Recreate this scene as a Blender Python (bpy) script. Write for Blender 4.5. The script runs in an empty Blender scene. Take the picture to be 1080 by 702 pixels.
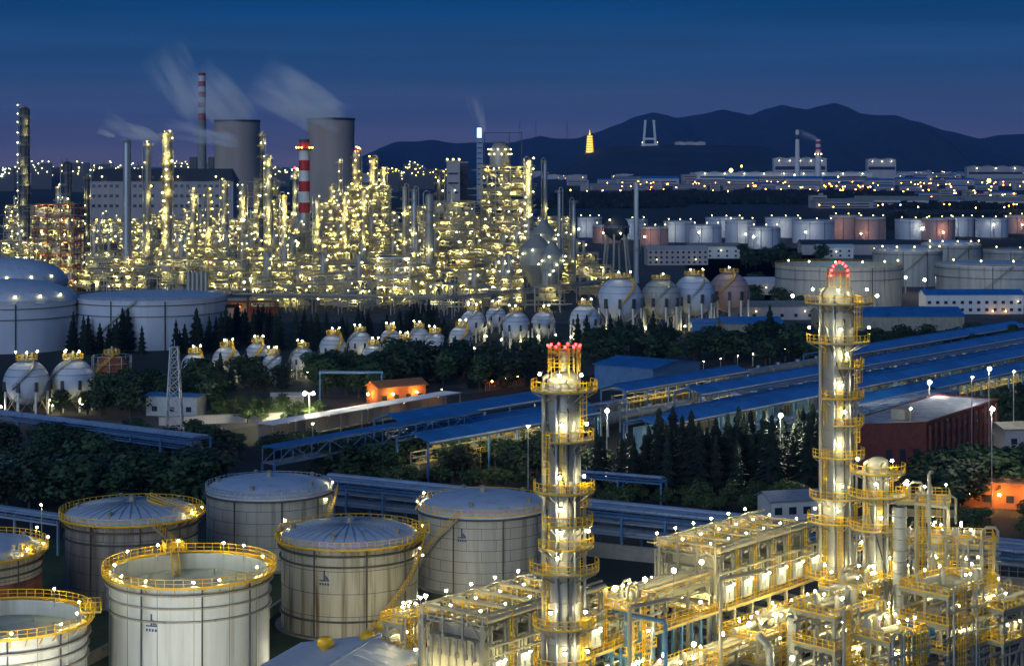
import bpy, math, random
from math import sin, cos, pi, radians, sqrt, atan2
random.seed(7)
S = bpy.context.scene
COL = S.collection
# ---------------------------------------------------------------- camera
F, HC, YH = 1950.0, 70.0, 172.0           # focal length in photo pixels, eye height, horizon row
cam = bpy.data.cameras.new("camera"); cam.sensor_width = 36.0; cam.lens = 36.0 * F / 1080.0
cam.shift_y = -(351.0 - YH) / 1080.0; cam.clip_start = 1.0; cam.clip_end = 80000.0
camo = bpy.data.objects.new("camera", cam); COL.objects.link(camo)
camo.location = (0, 0, HC); camo.rotation_euler = (radians(90), 0, 0); S.camera = camo
# ---------------------------------------------------------------- dusk sky and the last glow of the sun
W = bpy.data.worlds.new("World"); S.world = W; W.use_nodes = True
wn, wl = W.node_tree.nodes, W.node_tree.links
for n in list(wn): wn.remove(n)
wout = wn.new("ShaderNodeOutputWorld"); bg = wn.new("ShaderNodeBackground")
sky = wn.new("ShaderNodeTexSky"); sky.sky_type = 'NISHITA'; sky.sun_disc = False
sky.sun_elevation = radians(1.0); sky.sun_rotation = radians(200); sky.air_density = 1.6; sky.ozone_density = 4.0
tc = wn.new("ShaderNodeTexCoord"); sep = wn.new("ShaderNodeSeparateXYZ"); wl.new(tc.outputs['Generated'], sep.inputs[0])
ramp = wn.new("ShaderNodeValToRGB"); ramp.color_ramp.interpolation = 'EASE'
els = ramp.color_ramp.elements
stops = [(0.0, (.130, .118, .168)), (.012, (.090, .094, .165)), (.030, (.046, .078, .165)), (.055, (.016, .064, .165)), (.09, (.0015, .045, .148)), (.3, (.001, .038, .130)), (1.0, (.004, .032, .105))]
els[0].position, els[0].color = stops[0][0], (*stops[0][1], 1)
els[1].position, els[1].color = stops[-1][0], (*stops[-1][1], 1)
for p_, c_ in stops[1:-1]:
    e = els.new(p_); e.color = (*c_, 1)
wl.new(sep.outputs[2], ramp.inputs[0])
# a few faint bands of high thin cloud
mp = wn.new("ShaderNodeMapping"); mp.inputs['Scale'].default_value = (1.6, 1.6, 34)
wl.new(tc.outputs['Generated'], mp.inputs[0])
nz = wn.new("ShaderNodeTexNoise"); nz.inputs['Scale'].default_value = 2.2; nz.inputs['Detail'].default_value = 5
wl.new(mp.outputs[0], nz.inputs[0])
mr = wn.new("ShaderNodeMapRange"); mr.inputs[1].default_value = .35; mr.inputs[2].default_value = .7; mr.inputs[3].default_value = .88; mr.inputs[4].default_value = 1.10
wl.new(nz.outputs[0], mr.inputs[0])
mx = wn.new("ShaderNodeMix"); mx.data_type = 'RGBA'; mx.blend_type = 'MULTIPLY'; mx.inputs[0].default_value = 1
wl.new(ramp.outputs[0], mx.inputs[6]); wl.new(mr.outputs[0], mx.inputs[7])
ad = wn.new("ShaderNodeMix"); ad.data_type = 'RGBA'; ad.blend_type = 'ADD'; ad.inputs[0].default_value = 0.003
wl.new(mx.outputs[2], ad.inputs[6]); wl.new(sky.outputs[0], ad.inputs[7])
bg.inputs[1].default_value = 1.0
wl.new(ad.outputs[2], bg.inputs[0]); wl.new(bg.outputs[0], wout.inputs[0])
sl = bpy.data.lights.new("sun", 'SUN'); sl.energy = 1.1; sl.angle = radians(50); sl.color = (.58, .74, 1.0)
so = bpy.data.objects.new("sun", sl); COL.objects.link(so); so.location = (0, -200, 300)
so.rotation_euler = (radians(76), 0, radians(-24))      # afterglow from behind the camera
S.view_settings.view_transform = 'Standard'; S.view_settings.look = 'None'
S.view_settings.exposure = 0.25; S.view_settings.gamma = 1.0; S.view_settings.use_curve_mapping = False
S.render.engine = 'CYCLES'
cy = S.cycles
cy.use_denoising = True; cy.max_bounces = 5; cy.diffuse_bounces = 2; cy.glossy_bounces = 2; cy.transmission_bounces = 2
cy.transparent_max_bounces = 6; cy.volume_bounces = 2; cy.sample_clamp_indirect = 4.0; cy.use_light_tree = True
cy.caustics_reflective = False; cy.caustics_refractive = False
cy.volume_step_rate = 1.0; cy.volume_max_steps = 128
# ---------------------------------------------------------------- helpers
def gx(px, D): return (px - 540.0) * D / F
def gz(py, D): return HC - (py - YH) * D / F
def gD(py, z=0.0): return (HC - z) * F / (py - YH)
def pt(px, py, z=0.0):
    D = gD(py, z); return (gx(px, D), D, z)
def vsub(a, b): return (a[0]-b[0], a[1]-b[1], a[2]-b[2])
def vadd(a, b): return (a[0]+b[0], a[1]+b[1], a[2]+b[2])
def vmul(a, k): return (a[0]*k, a[1]*k, a[2]*k)
def vlen(a): return sqrt(a[0]**2+a[1]**2+a[2]**2)
def vnorm(a):
    l = vlen(a) or 1.0; return (a[0]/l, a[1]/l, a[2]/l)
def cross(a, b): return (a[1]*b[2]-a[2]*b[1], a[2]*b[0]-a[0]*b[2], a[0]*b[1]-a[1]*b[0])
def lerp(a, b, t): return tuple(a[i]+(b[i]-a[i])*t for i in range(len(a)))
class MB:
    "collects faces of one mesh; m = material slot"
    def __init__(self): self.v = []; self.f = []; self.s = []; self.mi = []
    def face(self, idx, s=False, m=0): self.f.append(idx); self.s.append(s); self.mi.append(m)
    def quad(self, a, b, c, d, m=0):
        n = len(self.v); self.v += [a, b, c, d]; self.face((n, n+1, n+2, n+3), False, m)
    def box(self, c, s, rz=0.0, m=0):
        n = len(self.v); cr, sr = cos(rz), sin(rz); hx, hy, hz = s[0]/2, s[1]/2, s[2]/2
        for dz in (-hz, hz):
            for dx, dy in ((-hx, -hy), (hx, -hy), (hx, hy), (-hx, hy)):
                self.v.append((c[0]+dx*cr-dy*sr, c[1]+dx*sr+dy*cr, c[2]+dz))
        for q in ((0, 3, 2, 1), (4, 5, 6, 7), (0, 1, 5, 4), (1, 2, 6, 5), (2, 3, 7, 6), (3, 0, 4, 7)):
            self.face(tuple(n+i for i in q), False, m)
        return self
    def beam(self, p, q, w, h=None, m=0):
        h = h or w; d = vnorm(vsub(q, p)); up = (0, 0, 1) if abs(d[2]) < .95 else (1, 0, 0)
        a = vnorm(cross(d, up)); b = cross(a, d); n = len(self.v)
        for e in (p, q):
            for i, j in ((-1, -1), (1, -1), (1, 1), (-1, 1)):
                self.v.append(tuple(e[k]+a[k]*i*w/2+b[k]*j*h/2 for k in range(3)))
        for t in ((0, 1, 2, 3), (4, 7, 6, 5), (0, 4, 5, 1), (1, 5, 6, 2), (2, 6, 7, 3), (3, 7, 4, 0)):
            self.face(tuple(n+i for i in t), False, m)
        return self
    def tube(self, pts, r, n=8, m=0, caps=True, r2=None):
        k = len(pts); base = len(self.v)
        for i, p in enumerate(pts):
            d = vnorm(vsub(pts[min(i+1, k-1)], pts[max(i-1, 0)]))
            up = (0, 0, 1) if abs(d[2]) < .9 else (0, 1, 0)
            a = vnorm(cross(d, up)); b = cross(a, d)
            rr = r if r2 is None else r+(r2-r)*i/(k-1)
            for j in range(n):
                t = 2*pi*j/n; self.v.append(tuple(p[c]+(a[c]*cos(t)+b[c]*sin(t))*rr for c in range(3)))
        for i in range(k-1):
            for j in range(n):
                j2 = (j+1) % n
                self.face((base+i*n+j, base+i*n+j2, base+(i+1)*n+j2, base+(i+1)*n+j), True, m)
        if caps:
            for ring in (0, k-1):
                c = len(self.v); self.v += self.v[base+ring*n:base+ring*n+n]
                self.face(tuple(range(c+n-1, c-1, -1)) if ring == 0 else tuple(range(c, c+n)), False, m)
        return self
    def lathe(self, prof, n=32, c=(0, 0, 0), a0=0.0, a1=2*pi, m=0, smooth=True):
        "prof: (r, z) points; a sharp corner is a repeated point"
        full = abs(a1-a0-2*pi) < 1e-6; cols = n if full else n+1; base = len(self.v)
        for r, z in prof:
            for j in range(cols):
                t = a0+(a1-a0)*j/n; self.v.append((c[0]+r*cos(t), c[1]+r*sin(t), c[2]+z))
        for i in range(len(prof)-1):
            if prof[i] == prof[i+1]: continue
            for j in range(n):
                j2 = (j+1) % cols
                q = [base+i*cols+j, base+i*cols+j2, base+(i+1)*cols+j2, base+(i+1)*cols+j]
                if prof[i][0] < 1e-6: q.pop(1)
                elif prof[i+1][0] < 1e-6: q.pop(2)
                self.face(tuple(q), smooth, m)
        return self
    def ball(self, c, r, n=6, m=0):
        if n <= 4:
            b = len(self.v)
            self.v += [(c[0]+r, c[1], c[2]), (c[0]-r, c[1], c[2]), (c[0], c[1]+r, c[2]), (c[0], c[1]-r, c[2]), (c[0], c[1], c[2]+r), (c[0], c[1], c[2]-r)]
            for t in ((0, 2, 4), (2, 1, 4), (1, 3, 4), (3, 0, 4), (2, 0, 5), (1, 2, 5), (3, 1, 5), (0, 3, 5)):
                self.face(tuple(b+i for i in t), True, m)
            return self
        h = max(3, n//2)
        return self.lathe([(max(0.0, r*sin(pi*i/h)) if 0 < i < h else 0.0, -r*cos(pi*i/h)) for i in range(h+1)], n, c, m=m)
    def rail(self, pts, h=1.1, w=.07, closed=False, step=2.0, m=0, mid=True, kick=True):
        "handrail along a polyline at deck level: posts, top rail, mid rail, toe board"
        P = list(pts)+([pts[0]] if closed else [])
        for a, b in zip(P[:-1], P[1:]):
            up = lambda p, z: (p[0], p[1], p[2]+z)
            self.beam(up(a, h), up(b, h), w, w, m)
            if mid: self.beam(up(a, h*.55), up(b, h*.55), w*.8, w*.8, m)
            if kick: self.beam(up(a, .09), up(b, .09), w*.6, .18, m)
            L = vlen(vsub(b, a)); k = max(1, int(round(L/step)))
            for i in range(k):
                p = lerp(a, b, i/k); self.beam(p, up(p, h), w, w, m)
        if not closed:
            p = P[-1]; self.beam(p, (p[0], p[1], p[2]+h), w, w, m)
        return self
    def build(self, name, mat, parent=None, loc=(0, 0, 0), rz=0.0):
        return link(name, self.mesh(name, mat), parent, loc, rz)
    def mesh(self, name, mat):
        me = bpy.data.meshes.new(name); me.from_pydata(self.v, [], self.f)
        for k in (mat if isinstance(mat, (list, tuple)) else [mat]): me.materials.append(k)
        me.polygons.foreach_set('use_smooth', self.s)
        if any(self.mi): me.polygons.foreach_set('material_index', self.mi)
        me.update(); return me
def link(name, me, parent=None, loc=(0, 0, 0), rz=0.0, sc=None):
    o = bpy.data.objects.new(name, me); COL.objects.link(o)
    o.location = loc; o.rotation_euler = (0, 0, rz)
    if sc: o.scale = sc
    if parent: o.parent = parent
    return o
def tag(o, label=None, cat=None, group=None, kind=None):
    if label: o['label'] = label
    if cat: o['category'] = cat
    if group: o['group'] = group
    if kind: o['kind'] = kind
    return o
def thing(name, label, cat, loc=(0, 0, 0), rz=0.0, group=None):
    return tag(link(name, None, None, loc, rz), label, cat, group)
def stuff(o): o['kind'] = 'stuff'; return o
def struct(o): o['kind'] = 'structure'; return o
def clone(root, loc, rz=0.0, label=None, sc=None, group=None):
    def cp(o, par):
        c = o.copy(); COL.objects.link(c); c.parent = par
        for ch in kids.get(o.name, ()): cp(ch, c)
        return c
    kids = {}
    def walk(o):
        kids[o.name] = list(o.children)
        for ch in o.children: walk(ch)
    walk(root)
    r = cp(root, None); r.location = loc; r.rotation_euler = (0, 0, rz)
    if sc: r.scale = sc
    if label: r['label'] = label
    if group: r['group'] = group
    return r
# ---------------------------------------------------------------- materials
MATS = {}
def mat(name, col, rough=.6, metal=0.0, var=.25, scale=.6, stretch=(1, 1, 1), dark=None, dark_at=(.55, .75), bump=0.0, bscale=None, rnd=0.0):
    "base colour with noise variation; dark = a second colour (stain, rust) showing through a second noise; rnd = change per object"
    m = bpy.data.materials.new(name); m.use_nodes = True; N, L = m.node_tree.nodes, m.node_tree.links
    b = N['Principled BSDF']; b.inputs['Roughness'].default_value = rough; b.inputs['Metallic'].default_value = metal
    t = N.new('ShaderNodeTexCoord'); mp = N.new('ShaderNodeMapping'); mp.inputs['Scale'].default_value = stretch
    L.new(t.outputs['Object'], mp.inputs[0])
    n1 = N.new('ShaderNodeTexNoise'); n1.inputs['Scale'].default_value = scale; n1.inputs['Detail'].default_value = 6; n1.inputs['Roughness'].default_value = .65
    L.new(mp.outputs[0], n1.inputs[0])
    r1 = N.new('ShaderNodeMapRange'); r1.inputs[1].default_value = .3; r1.inputs[2].default_value = .7; r1.inputs[3].default_value = 1-var; r1.inputs[4].default_value = 1+var
    L.new(n1.outputs[0], r1.inputs[0])
    mx = N.new('ShaderNodeMix'); mx.data_type = 'RGBA'; mx.blend_type = 'MULTIPLY'; mx.inputs[0].default_value = 1; mx.inputs[6].default_value = (*col, 1)
    L.new(r1.outputs[0], mx.inputs[7]); out = mx.outputs[2]
    if dark:
        n2 = N.new('ShaderNodeTexNoise'); n2.inputs['Scale'].default_value = scale*1.7; n2.inputs['Detail'].default_value = 8; n2.noise_dimensions = '4D'; n2.inputs['W'].default_value = 3.7
        L.new(mp.outputs[0], n2.inputs['Vector'])
        r2 = N.new('ShaderNodeMapRange'); r2.inputs[1].default_value = dark_at[0]; r2.inputs[2].default_value = dark_at[1]; L.new(n2.outputs[0], r2.inputs[0])
        m2 = N.new('ShaderNodeMix'); m2.data_type = 'RGBA'; m2.inputs[7].default_value = (*dark, 1)
        L.new(r2.outputs[0], m2.inputs[0]); L.new(out, m2.inputs[6]); out = m2.outputs[2]
    if rnd:
        oi = N.new('ShaderNodeObjectInfo'); r3 = N.new('ShaderNodeMapRange'); r3.inputs[3].default_value = 1-rnd; r3.inputs[4].default_value = 1+rnd
        L.new(oi.outputs['Random'], r3.inputs[0])
        m3 = N.new('ShaderNodeMix'); m3.data_type = 'RGBA'; m3.blend_type = 'MULTIPLY'; m3.inputs[0].default_value = 1
        L.new(out, m3.inputs[6]); L.new(r3.outputs[0], m3.inputs[7]); out = m3.outputs[2]
    L.new(out, b.inputs['Base Color'])
    if bump:
        n4 = N.new('ShaderNodeTexNoise'); n4.inputs['Scale'].default_value = bscale or scale*6; n4.inputs['Detail'].default_value = 4
        L.new(mp.outputs[0], n4.inputs[0]); bp = N.new('ShaderNodeBump'); bp.inputs['Strength'].default_value = bump
        L.new(n4.outputs[0], bp.inputs['Height']); L.new(bp.outputs[0], b.inputs['Normal'])
    MATS[name] = m; return m
def glow(name, col, e):
    m = bpy.data.materials.new(name); m.use_nodes = True; N, L = m.node_tree.nodes, m.node_tree.links
    b = N['Principled BSDF']; b.inputs['Base Color'].default_value = (.8, .8, .8, 1)
    b.inputs['Emission Color'].default_value = (*col, 1); b.inputs['Emission Strength'].default_value = e
    MATS[name] = m; return m
ST = (1, 1, .06)       # vertical streaks
tank_white = mat('tank_white_paint', (.62, .64, .59), .5, 0, .12, .5, ST, (.38, .36, .28), (.54, .76), .05)
tank_stain = mat('tank_stained_paint', (.54, .50, .37), .55, 0, .22, .55, ST, (.17, .11, .055), (.50, .70), .08)
tank_brown = mat('tank_weathered_paint', (.34, .30, .27), .6, 0, .28, .5, ST, (.10, .065, .05), (.48, .70), .05)
tank_grey = mat('tank_grey_paint', (.46, .46, .42), .5, 0, .16, .5, ST, (.24, .20, .15), (.52, .74), .05)
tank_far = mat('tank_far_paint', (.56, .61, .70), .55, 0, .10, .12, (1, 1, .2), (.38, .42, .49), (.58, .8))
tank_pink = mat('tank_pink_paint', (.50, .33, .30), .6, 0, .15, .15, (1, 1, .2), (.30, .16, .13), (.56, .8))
roof_pale = mat('tank_roof_paint', (.62, .66, .74), .5, 0, .12, .35, (1, 1, 1), (.29, .29, .31), (.6, .8))
roof_float = mat('floating_roof_paint', (.48, .52, .46), .6, 0, .2, .3, (1, 1, 1), (.28, .30, .26), (.55, .75))
rust = mat('rust_primer', (.34, .10, .045), .7, 0, .3, .8, ST, (.15, .05, .02), (.5, .7))
steel = mat('clad_steel', (.42, .39, .31), .42, .2, .12, .7, ST, (.26, .24, .20), (.58, .8))
steel_dk = mat('dark_steel', (.075, .078, .085), .55, .3, .25, 1.2)
steel_gr = mat('structural_steel_grey', (.36, .34, .27), .55, .1, .2, .9, (1, 1, .3), (.16, .13, .10), (.58, .78))
galv = mat('galvanised_steel', (.42, .44, .45), .45, .5, .15, 1.5)
yellow = mat('safety_yellow_paint', (.85, .50, .02), .5, 0, .15, 1.5, (1, 1, 1), (.38, .20, .02), (.62, .8))
seam_m = mat('seam_dark_paint', (.10, .095, .08), .7, 0, .2, 1.0)  # dark colour of seams, rings and drain pipes
concrete = mat('concrete', (.30, .29, .26), .85, 0, .2, .4, (1, 1, 1), (.17, .16, .14), (.55, .75), .15)
asphalt = mat('asphalt', (.045, .046, .05), .8, 0, .25, .3, (1, 1, 1), (.03, .03, .03), (.5, .7))
blue_roof = mat('blue_sheet_roof', (.035, .20, .50), .45, .1, .18, .15, (1, 1, 1), (.03, .07, .19), (.56, .78), rnd=.12)
blue_paint = mat('blue_paint', (.07, .19, .40), .5, 0, .18, .8, (1, 1, .4), (.05, .06, .09), (.58, .8))
pipe_blue = mat('pipe_blue_grey', (.30, .38, .50), .4, .2, .2, .25, (1, 1, 1), (.12, .11, .11), (.6, .8), rnd=.25)
bright_blue = mat('bright_blue_panel', (.02, .19, .50), .4, 0, .1, 1.0)
red = mat('red_paint', (.48, .025, .03), .55, 0, .12, .4)
white = mat('white_paint', (.72, .72, .70), .55, 0, .08, .4, ST, (.5, .48, .45), (.62, .85))
brick_m = mat('brick_red', (.16, .045, .035), .85, 0, .25, .9, (1, 1, 1), (.08, .03, .03), (.55, .75), .2)
render_m = mat('pale_render', (.46, .42, .42), .8, 0, .12, .15, ST, (.30, .27, .27), (.6, .8), rnd=.2)
glass = mat('dark_glass', (.03, .04, .06), .12, 0, .1, 1.0)
bark = mat('bark', (.07, .05, .035), .9, 0, .3, 3.0, (1, 1, .2))
def leafmat(name, col, var):
    return mat(name, col, .7, 0, .35, .55, rnd=var)
leaf_con = leafmat('conifer_needles', (.013, .027, .017), .45)
leaf_bro = leafmat('broad_leaves', (.026, .056, .020), .5)
leaf_shr = leafmat('shrub_leaves', (.055, .095, .025), .35)
grass_m = mat('grass', (.035, .065, .018), .9, 0, .4, .25, (1, 1, 1), (.05, .045, .025), (.55, .75))
ground_m = mat('ground_soil', (.024, .030, .024), .95, 0, .5, .02, (1, 1, 1), (.028, .027, .024), (.52, .7))
yard_m = mat('yard_paving', (.085, .083, .077), .85, 0, .3, .06, (1, 1, 1), (.045, .045, .045), (.5, .7))
mount_m = mat('mountain_forest', (.018, .030, .034), .95, 0, .5, .006)
wood_m = mat('woodland_leaves', (.018, .030, .020), .9, 0, .5, .08)
crate_or = mat('terracotta_tile', (.36, .15, .06), .8, 0, .2, .8)
lampW = glow('lamp_warm_white', (1.0, .88, .36), 9)
lampI = glow('added_hidden_light', (1.0, .88, .32), 165)  # hidden lights added to brighten the refinery steelwork
lampY = glow('lamp_yellow', (1.0, .80, .15), 10)
lampC = glow('lamp_cool_white', (.94, 1.0, .62), 11)
lampO = glow('lamp_sodium', (1.0, .40, .06), 30)
lampR = glow('lamp_red', (1.0, .02, .015), 9)
floodW = glow('floodlight_white', (1.0, .87, .40), 160)
floodC = glow('floodlight_cool', (1.0, .88, .42), 190)
towerL = glow('column_floodlight', (1.0, .91, .52), 250)
floodO = glow('floodlight_sodium', (1.0, .40, .07), 300)
blueglow = glow('blue_screen_light', (.22, .60, 1.0), 4)
goldglow = glow('floodlit_gold_glow', (1.0, .60, .02), 1.6)  # floodlight on the pagoda, put into its walls and spire as glow
yardC = glow('yard_lamp_white', (1.0, .93, .72), 900)
addedL = glow('added_tank_light', (1.0, .93, .74), 520)  # added light for the tank walls
ct_m = mat('cooling_tower_concrete', (.46, .36, .30), .85, 0, .12, .03, ST, (.36, .28, .24), (.55, .8))
housing = steel_dk
# plant grid: u runs away to the right along the furnace rows, n runs towards the viewer's right
UX, UY = .63, .777
UA = atan2(UY, UX)
def U(s, t, z=0.0): return (28.1+UX*s+UY*t, 255+UY*s-UX*t, z)
# ================================================================ setting: ground, hills
g = MB(); g.quad((-16000, -900, 0), (16000, -900, 0), (16000, 30000, 0), (-16000, 30000, 0))
struct(g.build('ground', ground_m))
def sheet(name, corners, m, z):
    b = MB(); b.v = [(c[0], c[1], z) for c in corners]; b.face(tuple(range(len(corners))))
    return struct(b.build(name, m))
sheet('refinery_yard', [(-560, 840), (110, 800), (200, 1100), (330, 2150), (-900, 2150)], yard_m, .006)
sheet('process_yard', [U(-80, 40), U(80, 40), U(80, -22), U(-80, -22)], yard_m, .006)
sheet('tank_bund_grass', [(-125, 200), (-30, 205), (22, 300), (-5, 345), (-110, 345)], grass_m, .010)
sheet('rail_yard', [U(-60, -225), U(430, -225), U(430, -305), U(-60, -305)], yard_m, .008)
sheet('depot_yard', [pt(800, 345), pt(1180, 345), pt(1180, 262), pt(700, 262)], yard_m, .006)
def interp(prof, x):
    if x <= prof[0][0]: return prof[0][1]
    for (a, ya), (b, yb) in zip(prof[:-1], prof[1:]):
        if x <= b:
            t = (x-a)/(b-a); t = t*t*(3-2*t)*.5+t*.5; return ya+(yb-ya)*t
    return prof[-1][1]
def noise1(x, seed):
    return sum(sin(x*f+seed*k*1.7)*a for k, (f, a) in enumerate(((.013, 1), (.031, .6), (.067, .35), (.15, .2)), 1))
def hills(name, prof, D0, Dr, D1, x0, x1, nx, ny, spur):
    b = MB(); rows = []
    for j in range(ny+1):
        d = D0+(D1-D0)*j/ny
        up = (d-D0)/(Dr-D0) if d <= Dr else (D1-d)/(D1-Dr)
        up = max(0, min(1, up))
        for i in range(nx+1):
            px = x0+(x1-x0)*i/nx
            top = max(0, interp(prof, px))
            sh = up**1.15
            z = top*sh+spur*noise1(px*2+d*.004, 2.1)*sin(pi*up)*(1-up)**1.5*1.6*(top/600)
            b.v.append((gx(px, Dr)+(noise1(px+j*31, 5)*8), d, max(z, -.5)-0.8*(j in (0, ny))))
    for j in range(ny):
        for i in range(nx):
            k = j*(nx+1)+i; b.face((k, k+1, k+nx+2, k+nx+1), True)
    return struct(b.build(name, mount_m))
RIDGE = [(200, 176), (375, 176), (392, 163), (400, 156), (420, 149), (440, 149), (455, 147), (480, 151), (500, 150), (535, 151), (556, 146), (568, 143), (585, 146), (605, 146), (625, 140), (650, 131), (672, 122), (690, 118), (705, 121), (714, 124), (740, 120), (764, 115), (778, 118), (792, 121), (810, 114), (826, 110), (840, 113), (852, 115), (868, 111), (883, 108), (893, 111), (908, 119), (925, 121), (945, 121), (965, 127), (1000, 138), (1033, 146), (1055, 142), (1080, 141), (1160, 136), (1260, 150), (1400, 168), (1500, 176)]
hills('mountain_range', [(x, HC+(YH-y)*14000/F) for x, y in RIDGE], 10300, 14000, 18500, 330, 1480, 260, 22, 150)
HILL = [(560, 0), (590, 40), (612, 105), (640, 140), (700, 152), (760, 150), (800, 145), (840, 90), (900, 0)]
hills('foothill', HILL, 7200, 8300, 9400, 560, 900, 60, 10, 60)
# far woodland belts: one mass of crowns
def belt(name, x0, x1, y0, y1, n, h, label):
    b = MB()
    for i in range(n):
        px = random.uniform(x0, x1); py = random.uniform(y0, y1); x, D, _ = pt(px, py)
        r = random.uniform(.5, 1)*h
        k = 7
        for j in range(k):
            c = (x+random.gauss(0, r*.8), D+random.gauss(0, r*.8), random.uniform(.3, 1)*r)
            s = r*random.uniform(.35, .6)
            for q in range(3):
                a = random.uniform(0, pi); e = random.uniform(-.6, .6)
                d1 = (cos(a)*s, sin(a)*s, e*s*.4); d2 = (-sin(a)*s*.4, cos(a)*s*.4, s*.8)
                b.quad(vsub(c, vadd(d1, d2)), vadd(c, vsub(d1, d2)), vadd(c, vadd(d1, d2)), vsub(c, vsub(d1, d2)))
    tag(b.build(name, wood_m), label, 'woodland', kind='stuff')
belt('woodland', 590, 965, 207, 216, 520, 13, 'long dark belt of woodland between the tank depot and the town')
belt('woodland', 560, 720, 214, 220, 180, 9, 'short dark wood behind the refinery beside the depot')
belt('woodland', 930, 1090, 216, 221, 200, 9, 'dark strip of trees between the last town sheds and the depot')
belt('woodland', 940, 1090, 233, 244, 200, 9, 'dark wood behind the grey domed tanks at the depot edge')
belt('woodland', 790, 1085, 188, 192, 160, 15, 'thin line of trees among the distant town lamps')
# ================================================================ far landmarks
for i, (px, yt, yb) in enumerate(((548, 128, 150), (565, 128, 146), (598, 128, 147))):
    D = 13900; t = thing('relay_mast', '%s thin relay mast on the mountain ridge' % ('leftmost', 'middle', 'rightmost')[i], 'mast', (gx(px, D), D, gz(yb, D)-20)); h = (yb-yt)*D/F+20; b = MB()
    for sx, sy in ((-1, -1), (1, -1), (1, 1), (-1, 1)): b.beam((sx*7, sy*7, 0), (sx*2, sy*2, h), 1.6)
    b.build('mast_frame', steel_dk, t)
    for k in range(3): MB().box((0, 0, h*(.5+.22*k)), (13-3*k, 13-3*k, 4)).build('antenna_ring', steel_dk, t)
def pagoda():
    D = 8300; x = gx(622, D); zb = gz(161, D)
    t = thing('pagoda', 'floodlit golden tiered pagoda on the foothill', 'pagoda', (x, D, zb))
    b = MB().lathe([(24, -40), (24, 0), (24, 0), (0, 0)], 8); b.build('terrace', concrete, t)
    z = 0; w = 23
    for k in range(7):
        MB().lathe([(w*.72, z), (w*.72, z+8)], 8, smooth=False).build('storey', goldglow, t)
        MB().lathe([(w*.72, z+8), (w*1.08, z+8.2), (w*1.08, z+8.2), (w*.66, z+11.5)], 8, smooth=False).build('tier_roof', yellow, t)
        z += 11.2; w *= .945
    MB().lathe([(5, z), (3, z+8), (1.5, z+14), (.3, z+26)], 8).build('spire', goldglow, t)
pagoda()
def pylon():
    D = 8300; x = gx(685, D); zb = gz(154, D)-30
    t = thing('twin_tower_monument', 'pale twin towers joined by a crossbeam before the mountains', 'tower', (x, D, zb))
    for s in (-1, 1):
        MB().beam((s*30, 0, 0), (s*19, 0, 140), 10, 10).build('tower', white, t)
        MB().box((s*19, 0, 143), (12, 12, 6)).build('tower_cap', white, t)
    MB().box((0, 0, 62), (44, 9, 9)).build('crossbeam', white, t)
    MB().box((0, 0, 34), (74, 30, 12)).build('podium', white, t)
    for s in (-34, 34): MB().ball((s, -22, 46), 1.5, 6).build('flood_lamp', lampW, t)
pylon()
def chimney(px, ytop, D, r0, r1, bands, label, lowmat, lamps=None):
    x = gx(px, D); zt = gz(ytop, D)
    t = thing('chimney', label, 'chimney', (x, D, 0))
    R = lambda z: r0+(r1-r0)*z/zt
    zs = [(gz(y, D), m) for y, m in bands]          # each band: its top row and paint
    MB().lathe([(R(0), 0), (R(zs[-1][0]), zs[-1][0])], 24).build('shaft', lowmat, t)
    for (z1, m), (z0, _) in zip(zs[:-1], zs[1:]):
        MB().lathe([(R(z0), z0), (R(z1), z1)], 24).build('painted_band', m, t)
    MB().lathe([(R(zt)*1.0, zt), (R(zt)*.75, zt), (R(zt)*.75, zt), (R(zt)*.75, zt-3)], 24).build('rim', steel_dk, t)
    if lamps:
        z, m, rl = lamps
        z = gz(z, D)
        MB().lathe([(R(z), z-.4), (R(z)+1.6, z-.4), (R(z)+1.6, z-.4), (R(z)+1.6, z+1), (R(z)+1.6, z+1), (R(z)+1.5, z+1)], 20).build('gallery', steel_dk, t)
        for k in range(6):
            a = k*pi/3+.3; MB().ball(((R(z)+2.0)*cos(a), (R(z)+2.0)*sin(a), z+1.6), rl, 6).build('warning_lamp', m, t)
    return t
chimney(213, 77, 2400, 6.6, 4.6, [(77, red), (80, white), (86, red), (91.5, white), (97, red), (102.5, white), (108, red), (113.5, white), (119.5, red), (127, white)], 'tall red and white banded chimney beside the misty cooling tower', concrete)
chimney(321, 147, 1350, 4.6, 3.8, [(147, steel_dk), (150, red), (158.5, white), (169, red), (180, white), (191, red), (202, white), (213.5, red), (224.5, white)], 'red and white banded chimney standing in the middle of the refinery', galv, (158, lampO, .55))
chimney(841, 137, 6000, 9, 6, [(137, white), (142, steel_dk), (147, white)], 'slim pale chimney of the far power station below the mountains', white)
chimney(863, 147, 6000, 11, 8, [(147, white), (149, red), (152, white), (155, red), (158, white), (161, red), (164, white)], 'red banded chimney of the far power station trailing smoke', white, (163, lampW, 2.2))
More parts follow.
